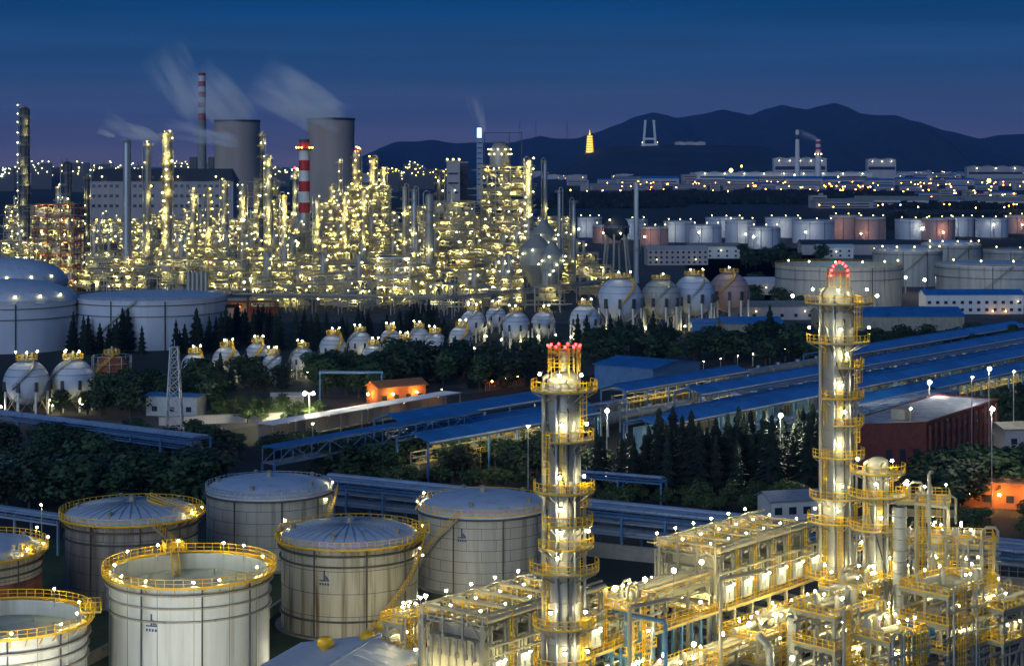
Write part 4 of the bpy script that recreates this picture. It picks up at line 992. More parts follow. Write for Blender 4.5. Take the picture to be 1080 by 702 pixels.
truss((283, 489), (500, 448), 6, 8, 4, 3.2, 'dark blue truss bridge rising to the rail sheds')
# pipe racks and bridges across the middle ground
def prack(pA, pB, z, w, label, **k):
    return pipe_rack(pt(*pA, z), pt(*pB, z), z, w, label, **k)
prack((-25, 433), (212, 462), 7, 6, 'blue pipe bridge behind the lattice mast, upper of two at left', npipes=6, rmax=.45, msteel=blue_paint)
prack((40, 448), (205, 470), 5, 4, 'pale blue covered pipe bridge, lower of two before the lattice mast', npipes=4, rmax=.6, msteel=blue_paint)
prack((-25, 483), (170, 499), 6, 5, 'pale pipe bridge across the dark trees at left', npipes=5, rmax=.5, msteel=pipe_blue)
prack((-20, 535), (70, 548), 6, 4, 'pale blue pipe bridge behind the rust-banded left tank', npipes=4, rmax=.5, msteel=pipe_blue)
prack((170, 502), (300, 505), 4.5, 5, 'low pipe rack just behind the grey domed tank', npipes=5, rmax=.4, msteel=blue_paint)
prack((340, 505), (905, 562), 8, 8, 'long blue pipe bridge passing behind both tall columns', npipes=7, rmax=.42, levels=3, bay=8, msteel=blue_paint)
prack((905, 562), (1180, 590), 8, 9, 'wide blue pipe bridge at the right edge behind the process unit', npipes=9, rmax=.55, levels=2, bay=9, msteel=blue_paint)
prack((610, 499), (700, 506), 5, 3, 'short blue pipe bridge in the shrubs right of the first tall column', npipes=3, rmax=.4, msteel=blue_paint)
prack((905, 430), (1000, 412), 8, 6, 'blue pipe racks behind the brick building', npipes=5, rmax=.4, levels=3, msteel=blue_paint)
# pale retaining wall glimpsed under the pipe bridge, fenced corridor at the right
t = thing('boundary_wall', 'pale low wall glimpsed under the long blue pipe bridge', 'wall', pt(640, 588), atan2(-.45, .89))
MB().box((0, 0, 1.2), (26, .4, 2.4)).build('wall', concrete, t); MB().box((0, 0, 2.5), (26.2, .6, .2)).build('coping', concrete, t)
t = thing('corridor_fence', 'grey mesh fence along the pipe corridor at the right edge', 'fence', pt(1000, 604, 3), atan2(-.35, .94))
MB().rail([(0, 0, 0), (40, 0, 0)], 2.0, .09, step=1.4).build('railing', galv, t); MB().box((20, 0, -1.5), (40, .4, 3)).build('retaining_wall', concrete, t)
# lattice mast
def lattice(px, ytop, ybase, label):
    x, D, _ = pt(px, ybase); h = gz(ytop, D); t = thing('lattice_mast', label, 'mast', (x, D, 0))
    wb, wt = 2.1, .95; n = 9
    W_ = lambda z: wb+(wt-wb)*z/h
    b = MB()
    for sx, sy in ((-1, -1), (1, -1), (1, 1), (-1, 1)):
        MB().beam((sx*wb, sy*wb, 0), (sx*wt, sy*wt, h), .26).build('leg', galv, t)
    for i in range(n):
        z0, z1 = h*i/n, h*(i+1)/n; a, c = W_(z0), W_(z1)
        cs0 = [(-a, -a, z0), (a, -a, z0), (a, a, z0), (-a, a, z0)]; cs1 = [(-c, -c, z1), (c, -c, z1), (c, c, z1), (-c, c, z1)]
        for k in range(4):
            k2 = (k+1) % 4; b.beam(cs0[k], cs1[k2], .15); b.beam(cs0[k2], cs1[k], .15); b.beam(cs1[k], cs1[k2], .14)
    b.build('bracing', galv, t)
    MB().box((0, 0, h+.1), (2.6, 2.6, .2)).build('top_platform', galv, t); MB().tube([(0, 0, h), (0, 0, h+1.8)], .1, 6).build('lightning_rod', galv, t)
lattice(184, 366, 462, 'grey steel lattice mast standing on the pipe bridge line')
# brick building
def brick_building():
    x, D, _ = pt(975, 500); rz = UA-.55
    t = thing('brick_building', 'dark red brick building with pale flat roof and tall pilasters', 'building', (x, D, 0), 0)
    # left round-fronted wing
    def wall(b, a, c, h, th=.5): b.beam((a[0], a[1], h/2), (c[0], c[1], h/2), th, h)
    A = pt(905, 500); B = pt(977, 497); C = pt(1052, 468); off = lambda p: (p[0]-x, p[1]-D)
    a, b_, c = off(A), off(B), off(C); h = 11.0
    d2 = (c[0]-b_[0], c[1]-b_[1]); L2 = sqrt(d2[0]**2+d2[1]**2); dx, dy = d2[0]/L2, d2[1]/L2; nx_, ny_ = -dy, dx
    back = 16
    m = MB(); n = 0; pts = [a, b_, c, (c[0]+nx_*back, c[1]+ny_*back), (b_[0]+nx_*back, b_[1]+ny_*back), (a[0]+3, a[1]+back)]
    k = len(pts)
    for z in (0, h): m.v += [(p[0], p[1], z) for p in pts]
    for i in range(k): m.face((i, (i+1) % k, k+(i+1) % k, k+i))
    m.build('wall', brick_m, t)
    r = MB(); r.v = [(p[0], p[1], h+.05) for p in pts]; r.face(tuple(range(k))); r.build('roof', mat('roof_felt', (.26, .31, .40), .95, 0, .25, .3, (1, 1, 1), (.16, .18, .22), (.5, .7)), t)
    pr = MB()
    for i in range(k):
        p, q = pts[i], pts[(i+1) % k]; pr.beam((p[0], p[1], h+.1), (q[0], q[1], h+.1), .4, .5)
    pr.build('parapet', brick_m, t)
    for i in range(13):
        q = (i+.4)/13; P_ = (b_[0]+d2[0]*q-nx_*.3, b_[1]+d2[1]*q-ny_*.3)
        MB().beam((P_[0], P_[1], 0), (P_[0], P_[1], h-.6), .45, .6).build('pilaster', brick_m, t)
        if i < 12:
            q2 = (i+.9)/13
            for z in (2.2, 5.2, 8.2):
                W1 = (b_[0]+d2[0]*q2-nx_*.06, b_[1]+d2[1]*q2-ny_*.06); w_ = MB(); w_.beam((W1[0]-dx*.75, W1[1]-dy*.75, z), (W1[0]+dx*.75, W1[1]+dy*.75, z), .16, 1.7); w_.build('window', glass, t)
    for i in range(3):
        P_ = lerp(a, b_, .45+.2*i); MB().box((P_[0], P_[1]-.1, 3.2), (1.3, .5, 4.2)).build('window', glass, t)
    MB().box((b_[0]+nx_*7+dx*3, b_[1]+ny_*7+dy*3, h+1.4), (5, 3.4, 2.4), atan2(dy, dx)).build('roof_house', concrete, t)
    MB().box((b_[0]+nx_*9+dx*12, b_[1]+ny_*9+dy*12, h+.8), (2, 2, 1.4), atan2(dy, dx)).build('roof_unit', galv, t)
brick_building()
# low kiln-red roof in front of the brick building and garden wall at left of the lit bushes
gable('small_house', 'small red tiled house before the brick building', 977, 522, 9, 6, 3.2, 1.6, .6, brick_m, crate_or, 2)
t = thing('garden_wall', 'long low tan wall beside the lit bushes', 'wall', pt(235, 446), .28)
MB().box((0, 0, 1.1), (34, .4, 2.2)).build('wall', render_m, t); MB().box((0, 0, 2.3), (34.3, .6, .2)).build('coping', concrete, t)
# frame over the dark trees (goal-like pipe portal)
t = thing('pipe_portal', 'blue steel portal frame standing above the lit green trees', 'frame', pt(370, 425))
for s in (-9, 9): MB().beam((s, 0, 0), (s, 0, 9), .4).build('post', blue_paint, t)
MB().beam((-9.3, 0, 9), (9.3, 0, 9), .5, .7).build('crossbeam', blue_paint, t)
random.seed(13)
# ================================================================ foreground storage tanks
def near_tank(px, D, dia, ycen, label, m, roof='dome', rise=1.6, stair=None, rings=(1.2, 3.4), seams=0, ribs=False, walk=True, nlamp=(), emblem=None, band=None, ladder=None, gauge=None, railm=None):
    r = dia/2; h = gz(ycen, D); t = thing('storage_tank', label, 'tank', (gx(px, D), D, 0)); N = 96
    prof = [(r, 0), (r, h)]
    MB().lathe(prof, N).build('shell', m, t)
    MB().lathe([(r+.9, 0), (r+.9, .25), (r+.9, .25), (r, .25)], N).build('foundation', concrete, t)
    if roof == 'dome':
        q = [(r*cos(a), h+.1+rise*sin(a)) for a in [k*pi/24 for k in range(12)]]+[(0, h+.1+rise)]
        rf = MB().lathe([(r+.12, h-.25), (r+.12, h+.1), (r+.12, h+.1)]+q, N).build('roof', roof_pale, t)
        if ribs:
            rb = MB(); pl = [((r-.3)*cos(a), 0, h+.16+rise*sin(a)*1.0) for a in [k*pi/24 for k in range(12)]]
            for p_, q_ in zip(pl[:-1], pl[1:]): rb.beam(p_, q_, .16, .14)
            me = rb.mesh('rib', galv)
            for k in range(36): link('rib', me, rf, (0, 0, 0), 2*pi*k/36)
        MB().lathe([(.5, 0), (.5, .9), (.5, .9), (.75, .95), (.75, .95), (0, 1.25)], 12, (0, 0, h+rise)).build('roof_vent', steel_gr, t)
        for k in range(5):
            a = .7+k*1.27; zr = h+.1+rise*sqrt(max(0, 1-(.82)**2)); MB().lathe([(.35, 0), (.35, .7), (.45, .7), (0, .85)], 10, (r*.82*cos(a), r*.82*sin(a), zr-.1)).build('roof_hatch', steel_gr, t)
    else:
        dep = rise
        MB().lathe([(r, h), (r-.35, h), (r-.35, h), (r-.35, h-dep), (r-.35, h-dep), (r-1.2, h-dep), (r-1.2, h-dep+.25), (r*.7, h-dep+.1), (0, h-dep+.2)], N).build('floating_roof', roof_float, t)
        MB().lathe([(r-.36, h-.02), (r-.36, h-dep)], N).build('inner_wall', tank_white, t)
        for k in range(8):
            a = .4+k*.785; MB().tube([(r*.6*cos(a), r*.6*sin(a), h-dep), (r*.6*cos(a), r*.6*sin(a), h-dep+1.0)], .12, 6).build('roof_leg', steel_gr, t)
    for z in rings:
        w = .55 if z == rings[0] else .32
        MB().lathe([(r, h-z-.22), (r+w, h-z-.22), (r+w, h-z-.22), (r+w, h-z), (r+w, h-z), (r, h-z)], N).build('stiffener_ring', seam_m if m is not tank_white else steel_gr, t)
    for k in range(seams):
        z = h*(k+1)/(seams+1); MB().lathe([(r, z-.035), (r+.03, z-.035), (r+.03, z+.035), (r, z+.035)], N).build('weld_seam', seam_m, t)
    # plate joints
    jb = MB(); 
    for c in range(seams+1):
        for k in range(14):
            a = 2*pi*(k+.5*(c % 2))/14; z0, z1 = h*c/(seams+1), h*(c+1)/(seams+1)
            jb.beam(((r+.01)*cos(a), (r+.01)*sin(a), z0), ((r+.01)*cos(a), (r+.01)*sin(a), z1), .05)
    stuff(jb.build('plate_joint', seam_m, t))
    R = r+.15; zt = h+.1; rm = railm or yellow
    if walk:
        R = r+.95
        MB().lathe([(r, h-.12), (R, h-.12), (R, h-.12), (R, h), (R, h), (r, h)], N).build('rim_walkway', yellow, t); zt = h
        bk = MB()
        for k in range(36):
            a = 2*pi*k/36; bk.beam((r*cos(a), r*sin(a), h-1.1), (R*cos(a), R*sin(a), h-.15), .1)
        bk.build('walkway_bracket', yellow, t)
    MB().rail([(R*cos(a), R*sin(a), zt) for a in [2*pi*k/60 for k in range(60)]], 1.15, .10, True, 1.2).build('railing', rm, t)
    for a in (-2.0, -1.25, -.6):
        MB().tube([((r+.25)*cos(a), (r+.25)*sin(a), .3), ((r+.25)*cos(a), (r+.25)*sin(a), h-.4)], .11, 8).build('drain_pipe', seam_m if m is not tank_white else steel_dk, t)
    if stair:
        a0, a1 = stair; n = 34; sb = MB(); rb = MB(); ri, ro = r+.25, r+1.15; pl = []
        for k in range(n+1):
            a = a0+(a1-a0)*k/n; z = .3+(h-.3)*k/n; pl.append((ro*cos(a), ro*sin(a), z))
            if k < n:
                a2 = a0+(a1-a0)*(k+1)/n; p_ = lambda R_, A_, Z_: (R_*cos(A_), R_*sin(A_), Z_)
                sb.beam(p_((ri+ro)/2, a, z), p_((ri+ro)/2, a2, z+.02), .85, .06)
                sb.beam(p_(ro, a, z-.1), p_(ro, a2, z-.1+(h-.3)/n), .08, .3); sb.beam(p_(ri, a, z-.1), p_(ri, a2, z-.1+(h-.3)/n), .08, .3)
        sb.build('spiral_stair', steel_gr, t); rb.rail(pl, 1.1, .07, step=1.5, kick=False); rb.build('stair_railing', yellow, t)
    if gauge is not None:
        a = gauge; c = ((r+.4)*cos(a), (r+.4)*sin(a)); b = MB().box((c[0], c[1], h+.35), (2.6, 2.6, .14), a)
        b.build('gauge_platform', steel_gr, t)
        cs = [(c[0]+1.3*(i*cos(a)-j*sin(a)), c[1]+1.3*(i*sin(a)+j*cos(a)), h+.42) for i, j in ((-1, -1), (1, -1), (1, 1), (-1, 1))]
        MB().rail(cs, 1.3, .09, True, .65).build('gauge_railing', yellow, t)
        MB().lathe([(.22, 0), (.22, 1.1), (.34, 1.1), (.34, 1.25), (0, 1.3)], 10, (c[0], c[1], h+.42)).build('gauge_well', yellow, t)
    if ladder is not None:        # sloping ladder over the roof
        a, inner, zi = ladder; b = MB(); p0 = (r*cos(a), r*sin(a), h+.5); p1 = (inner*cos(a+.12), inner*sin(a+.12), zi)
        sd = (-sin(a)*.5, cos(a)*.5, 0)
        for s in (-1, 1):
            q0, q1 = vadd(p0, vmul(sd, s)), vadd(p1, vmul(sd, s)); b.beam(q0, q1, .12, .25); b.rail([q0, q1], 1.0, .08, step=1.2, kick=False)
        for k in range(18):
            c = lerp(p0, p1, (k+.5)/18); b.beam(vsub(c, sd), vadd(c, sd), .18, .05)
        b.build('roof_ladder', yellow, t)
    for (a, hh, m_) in nlamp:
        b = MB(); rl_ = R-.05 if roof == 'dome' else r-.75; x_, y_ = rl_*cos(a), rl_*sin(a); b.tube([(x_, y_, zt-.6), (x_, y_, zt+hh)], .06, 6); b.box((x_, y_, zt+hh+.12), (.34, .34, .08)); b.ball((x_, y_, zt+hh-.06), .16, 10, 1); b.build('rim_lamp', [galv, m_], t)
    if band:
        z0, z1, bm = band; MB().lathe([(r, h-z0), (r+.03, h-z0), (r+.03, h-z1), (r, h-z1)], N).build('painted_band', bm, t)
    if emblem:
        a, zc, s, em = emblem
        e = MB(); R2 = r+.05
        def P2(u, v): aa = a+u/R2; return (R2*cos(aa), R2*sin(aa), h-zc+v)
        def strip(u0, v0, u1, v1): e.quad(P2(u0, v0), P2(u1, v0), P2(u1, v1), P2(u0, v1))
        strip(-.10*s, 0, .10*s, 1.15*s); strip(-.62*s, -.12*s, .62*s, .02*s)      # upright and base line
        for k in range(8):                                                        # rising wing
            u0 = .14*s+k*.06*s; strip(u0, .05*s, u0+.055*s, (.62-.07*k)*s)
        for k in range(4): strip(-.62*s+k*.33*s, -.60*s, -.62*s+k*.33*s+.22*s, -.34*s)   # line of characters below
        e.build('emblem', em, t)
    return t
emb = mat('emblem_blue', (.035, .07, .16), .6, 0, .1, 1)
fl = floodW
near_tank(200, 249, 21.3, 600, 'white floating roof tank with pale emblem, largest in front', tank_white, 'float', 2.2, None, (1.0, 2.7, 4.4), 0, nlamp=[(2.75, 1.7, fl), (2.2, 1.7, fl), (1.9, 2.0, fl), (1.25, 1.7, fl), (.9, 1.7, fl), (3.3, 1.0, fl), (-.3, 1.0, fl), (-1.0, .5, fl), (-1.35, .5, fl), (-2.0, .5, fl), (-2.5, .5, fl), (.3, 1.2, fl)], emblem=(-pi/2-.30, 5.0, 1.3, emb), ladder=(1.95, 5.5, gz(600, 249)-2.0), gauge=1.95)
near_tank(3, 236, 21, 652, 'white floating roof tank in the bottom left corner', tank_white, 'float', 2.0, None, (1.8, 3.2, 4.6), 0, nlamp=[(1.1, 1.9, fl), (.45, 1.2, fl), (-.1, 1.0, fl), (-.5, .6, fl), (-1.2, .5, fl), (-1.5, .5, fl)], gauge=.25, emblem=(-pi/2+.55, 5.6, 1.1, emb))
near_tank(139, 301, 21.2, 541, 'weathered brown tank with ribbed roof and yellow rails at left', tank_brown, 'dome', 1.9, (.2, -1.1), (1.1, 3.0), 4, True, True, [(-.05, 1.2, fl), (-.4, 1.0, fl)], gauge=-.25, ladder=(-.35, 3.0, gz(541, 301)+2.4))
near_tank(284, 327, 22, 515, 'plain grey tank with pale domed roof behind the others', tank_grey, 'dome', 2.1, (-1.1, -.05), (.3,), 5, False, False, [(.05, 1.0, fl), (-.35, -1.2, fl)], railm=galv)
near_tank(369, 282, 20.8, 564, 'stained cream tank with ribbed blue-grey roof at centre', tank_stain, 'dome', 1.9, (-1.3, -.1), (1.0, 2.6, 10.6), 3, True, True, [(2.75, 1.5, fl), (.3, 1.0, fl), (-.15, -2.6, fl)], emblem=(-pi/2-.28, 4.6, 1.25, emb), gauge=.1)
near_tank(509, 310, 21.6, 533, 'tall grey tank with smooth domed roof behind the first tall column', tank_grey, 'dome', 2.3, (-3.0, -1.9), (.3,), 6, False, False, [(2.75, 1.4, fl), (3.2, .8, fl), (-2.85, -6.5, fl)], emblem=(-pi/2-.30, 3.2, 1.2, emb))
near_tank(-31, 275, 20.6, 579, 'tank with rust red band cut by the left edge', tank_stain, 'dome', 1.4, None, (1.2, 2.4), 3, False, True, [(-.1, 1.2, fl), (.3, 1.3, fl), (-.5, 1.2, fl), (.8, 1.8, fl)], band=(3.6, 6.6, rust), gauge=-.35)
def bund_and_added_lamp(px, py, label, h=4.0, r=.26, m=None):
    q = pt(px, py); t = thing('bund_and_added_lamp', label, 'lamp', q)
    MB().tube([(0, 0, 0), (0, 0, h)], .08, 8).build('post', galv, t); MB().box((0, 0, h+.3), (.6, .6, .1)).build('lamp_hood', steel_dk, t); MB().ball((0, 0, h), r, 12).build('bulb', m or floodC, t)
bund_and_added_lamp(118, 716, 'low lamp between the two white floating roof tanks')
bund_and_added_lamp(338, 706, 'added unseen low lamp between the white tank and the stained cream tank', 2.4, .32, addedL)  # this lamp and those below are added to brighten the tank walls
bund_and_added_lamp(300, 590, 'added low lamp behind the stained cream tank')
bund_and_added_lamp(449, 648, 'added low lamp at the foot of the stained cream tank', 3.0, .3, addedL)
bund_and_added_lamp(225, 640, 'added low lamp behind the white floating roof tank')
bund_and_added_lamp(210, 790, 'added unseen lamp in front of the white floating roof tank', 7.0, .55, addedL)
bund_and_added_lamp(20, 800, 'added unseen lamp in front of the corner tank', 7.0, .5, addedL)
def bund(pA, pB, label):
    a, b_ = pt(*pA), pt(*pB); t = thing('bund_wall', label, 'wall', (a[0], a[1], 0)); d = vsub(b_, a)
    MB().beam((0, 0, .75), (d[0], d[1], .75), .35, 1.5).build('wall', concrete, t); MB().beam((0, 0, 1.56), (d[0], d[1], 1.56), .5, .12).build('coping', concrete, t)
bund((92, 702), (132, 680), 'low pale bund wall between the two white floating roof tanks')
bund((40, 640), (240, 622), 'low bund wall behind the white floating roof tanks')
bund((262, 668), (300, 640), 'low bund wall left of the stained cream tank')
# pump shed with round roof ventilators at the bottom
def vent_shed():
    D = 226; t = thing('vent_shed', 'pale blue-white roofed shed at the bottom with yellow round ventilators', 'shed', (gx(372, D), D, 0), UA-pi/2+.35)
    h = gz(704, D); w, d = 21, 17; rise = 2.0
    MB().box((0, 0, h/2), (w, d, h)).build('wall', white, t)
    n = 7; 
    for sgn in (0, 1):
        pw = d/n
        pm = MB(); xa, xb = (-w/2-.5, 0) if sgn == 0 else (0, w/2+.5); za, zb = (h, h+rise) if sgn == 0 else (h+rise, h)
        pm.v = [(xa, .02, za), (xb, .02, zb), (xb, pw-.02, zb), (xa, pw-.02, za), (xa, .02, za+.15), (xb, .02, zb+.15), (xb, pw-.02, zb+.15), (xa, pw-.02, za+.15)]
        for q in ((3, 2, 1, 0), (4, 5, 6, 7), (0, 1, 5, 4), (1, 2, 6, 5), (2, 3, 7, 6), (3, 0, 4, 7)): pm.face(q)
        me = pm.mesh('roof_panel', roof_pale)
        for i in range(n): link('roof_panel', me, t, (0, -d/2+i*pw, 0))
    ge = MB()
    for y in (-d/2, d/2): k = len(ge.v); ge.v += [(-w/2, y, h), (w/2, y, h), (0, y, h+rise)]; ge.face((k, k+1, k+2))
    ge.build('gable_end', white, t)
    MB().beam((0, -d/2, h+rise+.2), (0, d/2, h+rise+.2), .6, .16).build('ridge_cap', roof_pale, t)
    for px, py in ((343, 682), (388, 676), (405, 664)):
        z = h+rise*.75; q = pt(px, py, z); o = thing('roof_ventilator', '%s yellow ball ventilator on the pale shed roof' % {343: 'leftmost', 388: 'middle', 405: 'rearmost, lamp-side'}[px], 'ventilator', (q[0], q[1], z-.6), 0, 'yellow roof ventilators')
        MB().lathe([(.55, 0), (.55, .55), (.55, .55), (.9, .8), (1.02, 1.2), (.9, 1.6), (.5, 1.9), (0, 2.0)], 20).build('turbine_head', yellow, o)
        fb = MB()
        for k in range(16):
            a = 2*pi*k/16; fb.beam((.93*cos(a), .93*sin(a), .75), (1.07*cos(a+.1), 1.07*sin(a+.1), 1.2), .06); fb.beam((1.07*cos(a+.1), 1.07*sin(a+.1), 1.2), (.6*cos(a), .6*sin(a), 1.85), .06)
        fb.build('vane_ring', yellow, o)
vent_shed()
# ================================================================ tall lit columns
def flood(t, p, ang, r=.2, m=None):
    b = MB(); d = (cos(ang), sin(ang), 0)
    b.beam((p[0]+d[0]*.35, p[1]+d[1]*.35, p[2]+.1), (p[0], p[1], p[2]+.22), .08); b.box((p[0], p[1], p[2]+.28), (.5, .5, .1), ang); b.ball(p, r, 10, 1)
    return b.build('flood_lamp', [steel_dk, m or towerL], t)
def tall_column(px, D, r, ztop, plats, label, top='cage', ladder_side=1, zb=0, lampw=.2, shell=None, name='distillation_column'):
    x = gx(px, D); t = thing(name, label, 'column', (x, D, zb))
    MB().lathe([(r*1.12, 0), (r*1.0, 6), (r, ztop-r*.5), (r*.86, ztop-r*.2), (r*.5, ztop), (0, ztop+.05)], 40).build('shell', shell or steel, t)
    # cladding bands
    k = 0; z = 7.0
    bnd = MB().lathe([(r, -.06), (r+.035, -.06), (r+.035, .06), (r, .06)], 40).mesh('cladding_band', steel_gr)
    while z < ztop-1.5: link('cladding_band', bnd, t, (0, 0, z)); z += 2.45
    prev = None
    for i, (z, w, a0, a1, lamps) in enumerate(plats):
        R = r+w; a0, a1 = radians(a0), radians(a1); n = max(6, int((a1-a0)/.22))
        p = MB().lathe([(r+.02, z-.12), (R, z-.12), (R, z-.12), (R, z), (R, z), (r+.02, z)], n, a0=a0, a1=a1, smooth=False).build('platform', steel_gr, t)
        MB().rail([(R*cos(a0+(a1-a0)*j/n), R*sin(a0+(a1-a0)*j/n), z) for j in range(n+1)], 1.15, .10, abs(a1-a0-2*pi) < .01, 1.1).build('railing', yellow, p)
        br = MB()
        for j in range(0, n+1, 2):
            a = a0+(a1-a0)*j/n; br.beam((r*cos(a), r*sin(a), z-1.3), (R*cos(a), R*sin(a), z-.15), .12)
        br.build('bracket', steel_gr, p)
        for la in lamps:
            la = radians(la); flood(t, ((R-.1)*cos(la), (R-.1)*sin(la), z+2.1), la+pi, lampw*.85)
        if prev is not None:
            # caged ladder down from the previous (higher) platform, alternating sides
            for la in (radians(-38 if i % 2 else -142), radians(-20 if i % 2 else -95)):
                lb = MB(); zz0, zz1 = z, prev+1.2; c = ((r+.55)*cos(la), (r+.55)*sin(la)); sd = (-sin(la)*.28, cos(la)*.28); od = (cos(la)*.75, sin(la)*.75)
                for s in (-1, 1): lb.beam((c[0]+sd[0]*s, c[1]+sd[1]*s, zz0), (c[0]+sd[0]*s, c[1]+sd[1]*s, zz1), .07)
                q = zz0
                while q < zz1: lb.beam((c[0]-sd[0], c[1]-sd[1], q), (c[0]+sd[0], c[1]+sd[1], q), .045); q += .35
                q = zz0+2.2
                while q < zz1:
                    ring = [(c[0]+sd[0]*1.25, c[1]+sd[1]*1.25, q), (c[0]+sd[0]*1.3+od[0]*.6, c[1]+sd[1]*1.3+od[1]*.6, q), (c[0]+od[0], c[1]+od[1], q), (c[0]-sd[0]*1.3+od[0]*.6, c[1]-sd[1]*1.3+od[1]*.6, q), (c[0]-sd[0]*1.25, c[1]-sd[1]*1.25, q)]
                    for u_, v_ in zip(ring[:-1], ring[1:]): lb.beam(u_, v_, .06)
                    q += .75
                for ddx in (0, -.9, .9):
                    u_ = (c[0]+od[0]*(1 if not ddx else .6)+sd[0]*ddx*1.4, c[1]+od[1]*(1 if not ddx else .6)+sd[1]*ddx*1.4); lb.beam((*u_, zz0+2.2), (*u_, zz1), .05)
                lb.build('caged_ladder', yellow, t)
                if random.random() < .35: break
        prev = z
    # risers
    for a, rr, z0, z1, m_ in ((-112, .22, 0, ztop-2, galv), (-60, .16, 0, ztop*.8, galv), (188, .3, 0, ztop-1, steel), (-80, .10, 0, ztop*.9, steel_dk), (-3, .2, 0, ztop*.7, galv)):
        a = radians(a); c = ((r+.42)*cos(a), (r+.42)*sin(a)); MB().tube([(r*.9*cos(a), r*.9*sin(a), z1+.5), (c[0], c[1], z1+.2), (c[0], c[1], z1-.5), (c[0], c[1], z0)], rr, 8).build('riser_pipe', m_, t)
    sp = []
    for k in range(30): a = radians(-150+k*3.6); sp.append(((r+.3)*cos(a), (r+.3)*sin(a), ztop-6-k*.42))
    MB().tube(sp, .1, 6).build('spiral_pipe', steel_dk, t)
    for zq in [p[0]+1.1 for p in plats[::2]]:
        a = radians(-75); MB().tube([(r*.9*cos(a), r*.9*sin(a), zq), ((r+.45)*cos(a), (r+.45)*sin(a), zq)], .38, 12).build('manway', steel_gr, t)
    return t, x
D1 = 215; zz = lambda y: gz(y, D1)
P1 = [(zz(411), 1.9, -215, 35, (-100, -60, -140)), (zz(463), 1.5, -120, 30, (-95, -40)), (zz(517), 1.6, -200, 25, (-100, -50)), (zz(551), 1.4, -120, 40, (-98,)), (zz(575), 1.5, -150, 30, (-98, -35)), (zz(600), 2.1, -205, 25, (-103,)), (zz(658), 1.7, -205, 25, (-118, -48)), (zz(700), 1.6, -205, 25, (-90, -40))]
col1, X1 = tall_column(595, D1, 1.95, zz(391), P1, 'first tall lit column with yellow platforms and red lamps on its cage')
# top cage with aviation lamps
zt = zz(391); cg = MB()
for k in range(10):
    a = 2*pi*k/10; cg.beam((1.85*cos(a), 1.85*sin(a), zt-1.2), (1.85*cos(a), 1.85*sin(a), zz(366)), .09)
for zq in (zz(391)+1.1, zz(372), zz(366)):
    cg.rail([(1.85*cos(a), 1.85*sin(a), zq-1.1) for a in [2*pi*k/14 for k in range(14)]], 1.1, .08, True, 5, kick=False)
cg.build('top_cage', yellow, col1)
MB().tube([(0, 0, zt-.3), (0, 0, zz(370))], .55, 14).build('vent_pipe', steel, col1)
MB().tube([(1.1, .4, zt-.5), (1.1, .4, zz(368)), (2.0, .4, zz(367.5))], .14, 8).build('vent_pipe', galv, col1)
for k in range(11):
    a = 2*pi*k/11-.4; MB().ball((1.9*cos(a), 1.9*sin(a), zz(366)+.2), .17, 10).build('aviation_lamp', lampR, col1)
D2 = 268; zz = lambda y: gz(y, D2)
P2 = [(zz(319), 2.6, -180, 0, (-150, -40, -100)), (zz(360), 2.3, -190, 10, (-95, -170, -10)), (zz(386), 1.5, -100, 20, (-80,)), (zz(418), 1.5, -130, 25, (-92,)), (zz(446), 1.5, -110, 20, (-85,)), (zz(480), 1.6, -170, 20, (-97,)), (zz(523), 1.9, -190, 10, (-93,)), (zz(548), 2.2, -210, 20, (-100, -150)), (zz(605), 2.4, -220, 20, (-125, -60))]
col2, X2 = tall_column(884, D2, 2.2, zz(300), P2, 'second tall lit column, higher, with a ring of red lamps at its tip')
zt = zz(300)
MB().lathe([(1.7, zt-.6), (1.7, zt+1.2), (1.2, zt+1.7), (0, zt+1.8)], 24).build('vent_head', steel_gr, col2)
MB().rail([(1.7*cos(a), 1.7*sin(a), zt-.3) for a in [2*pi*k/12 for k in range(12)]], 2.2, .08, True, 1).build('top_railing', yellow, col2)
for k in range(9):
    a = pi*k/8; MB().ball((1.25*cos(a), -1.1, zz(290)+1.9*sin(a)), .2, 10).build('aviation_lamp', lampR, col2)
hp_ = MB(); 
for k in range(8):
    a, b_ = pi*k/8, pi*(k+1)/8; hp_.beam((1.25*cos(a), -1.0, zz(290)+1.9*sin(a)), (1.25*cos(b_), -1.0, zz(290)+1.9*sin(b_)), .12)
hp_.beam((-1.25, -1.0, zz(290)), (-1.25, -1.0, zt), .12); hp_.beam((1.25, -1.0, zz(290)), (1.25, -1.0, zt), .12); hp_.build('lamp_hoop', red, col2)
D3 = 262; zz = lambda y: gz(y, D3)
P3 = [(zz(497), 2.3, -200, 20, (-150, -70)), (zz(521), 2.6, -210, 30, (-105, -20)), (zz(556), 2.4, -210, 30, (-95,)), (zz(606), 2.6, -210, 30, (-110, -50)), (zz(650), 2.2, -210, 30, (-95,))]
tall_column(926, D3, 1.55, zz(482), P3, 'short lit column with yellow caged platforms right of the second tall column', name='stripper_column', lampw=.24)
t = thing('exhaust_duct', 'upright banded grey duct right of the short lit column', 'duct', (gx(949, 256), 256, 0))
zt = gz(534, 256); MB().lathe([(.95, 0), (.95, zt)], 24).build('duct', galv, t)
MB().lathe([(.95, zt), (.8, zt), (.8, zt), (.8, zt-1)], 24).build('duct_mouth', steel_dk, t)
bn = MB().lathe([(.95, -.08), (1.04, -.08), (1.04, .08), (.95, .08)], 24).mesh('duct_band', steel_gr)
for k in range(14): link('duct_band', bn, t, (0, 0, 1+k*1.55))
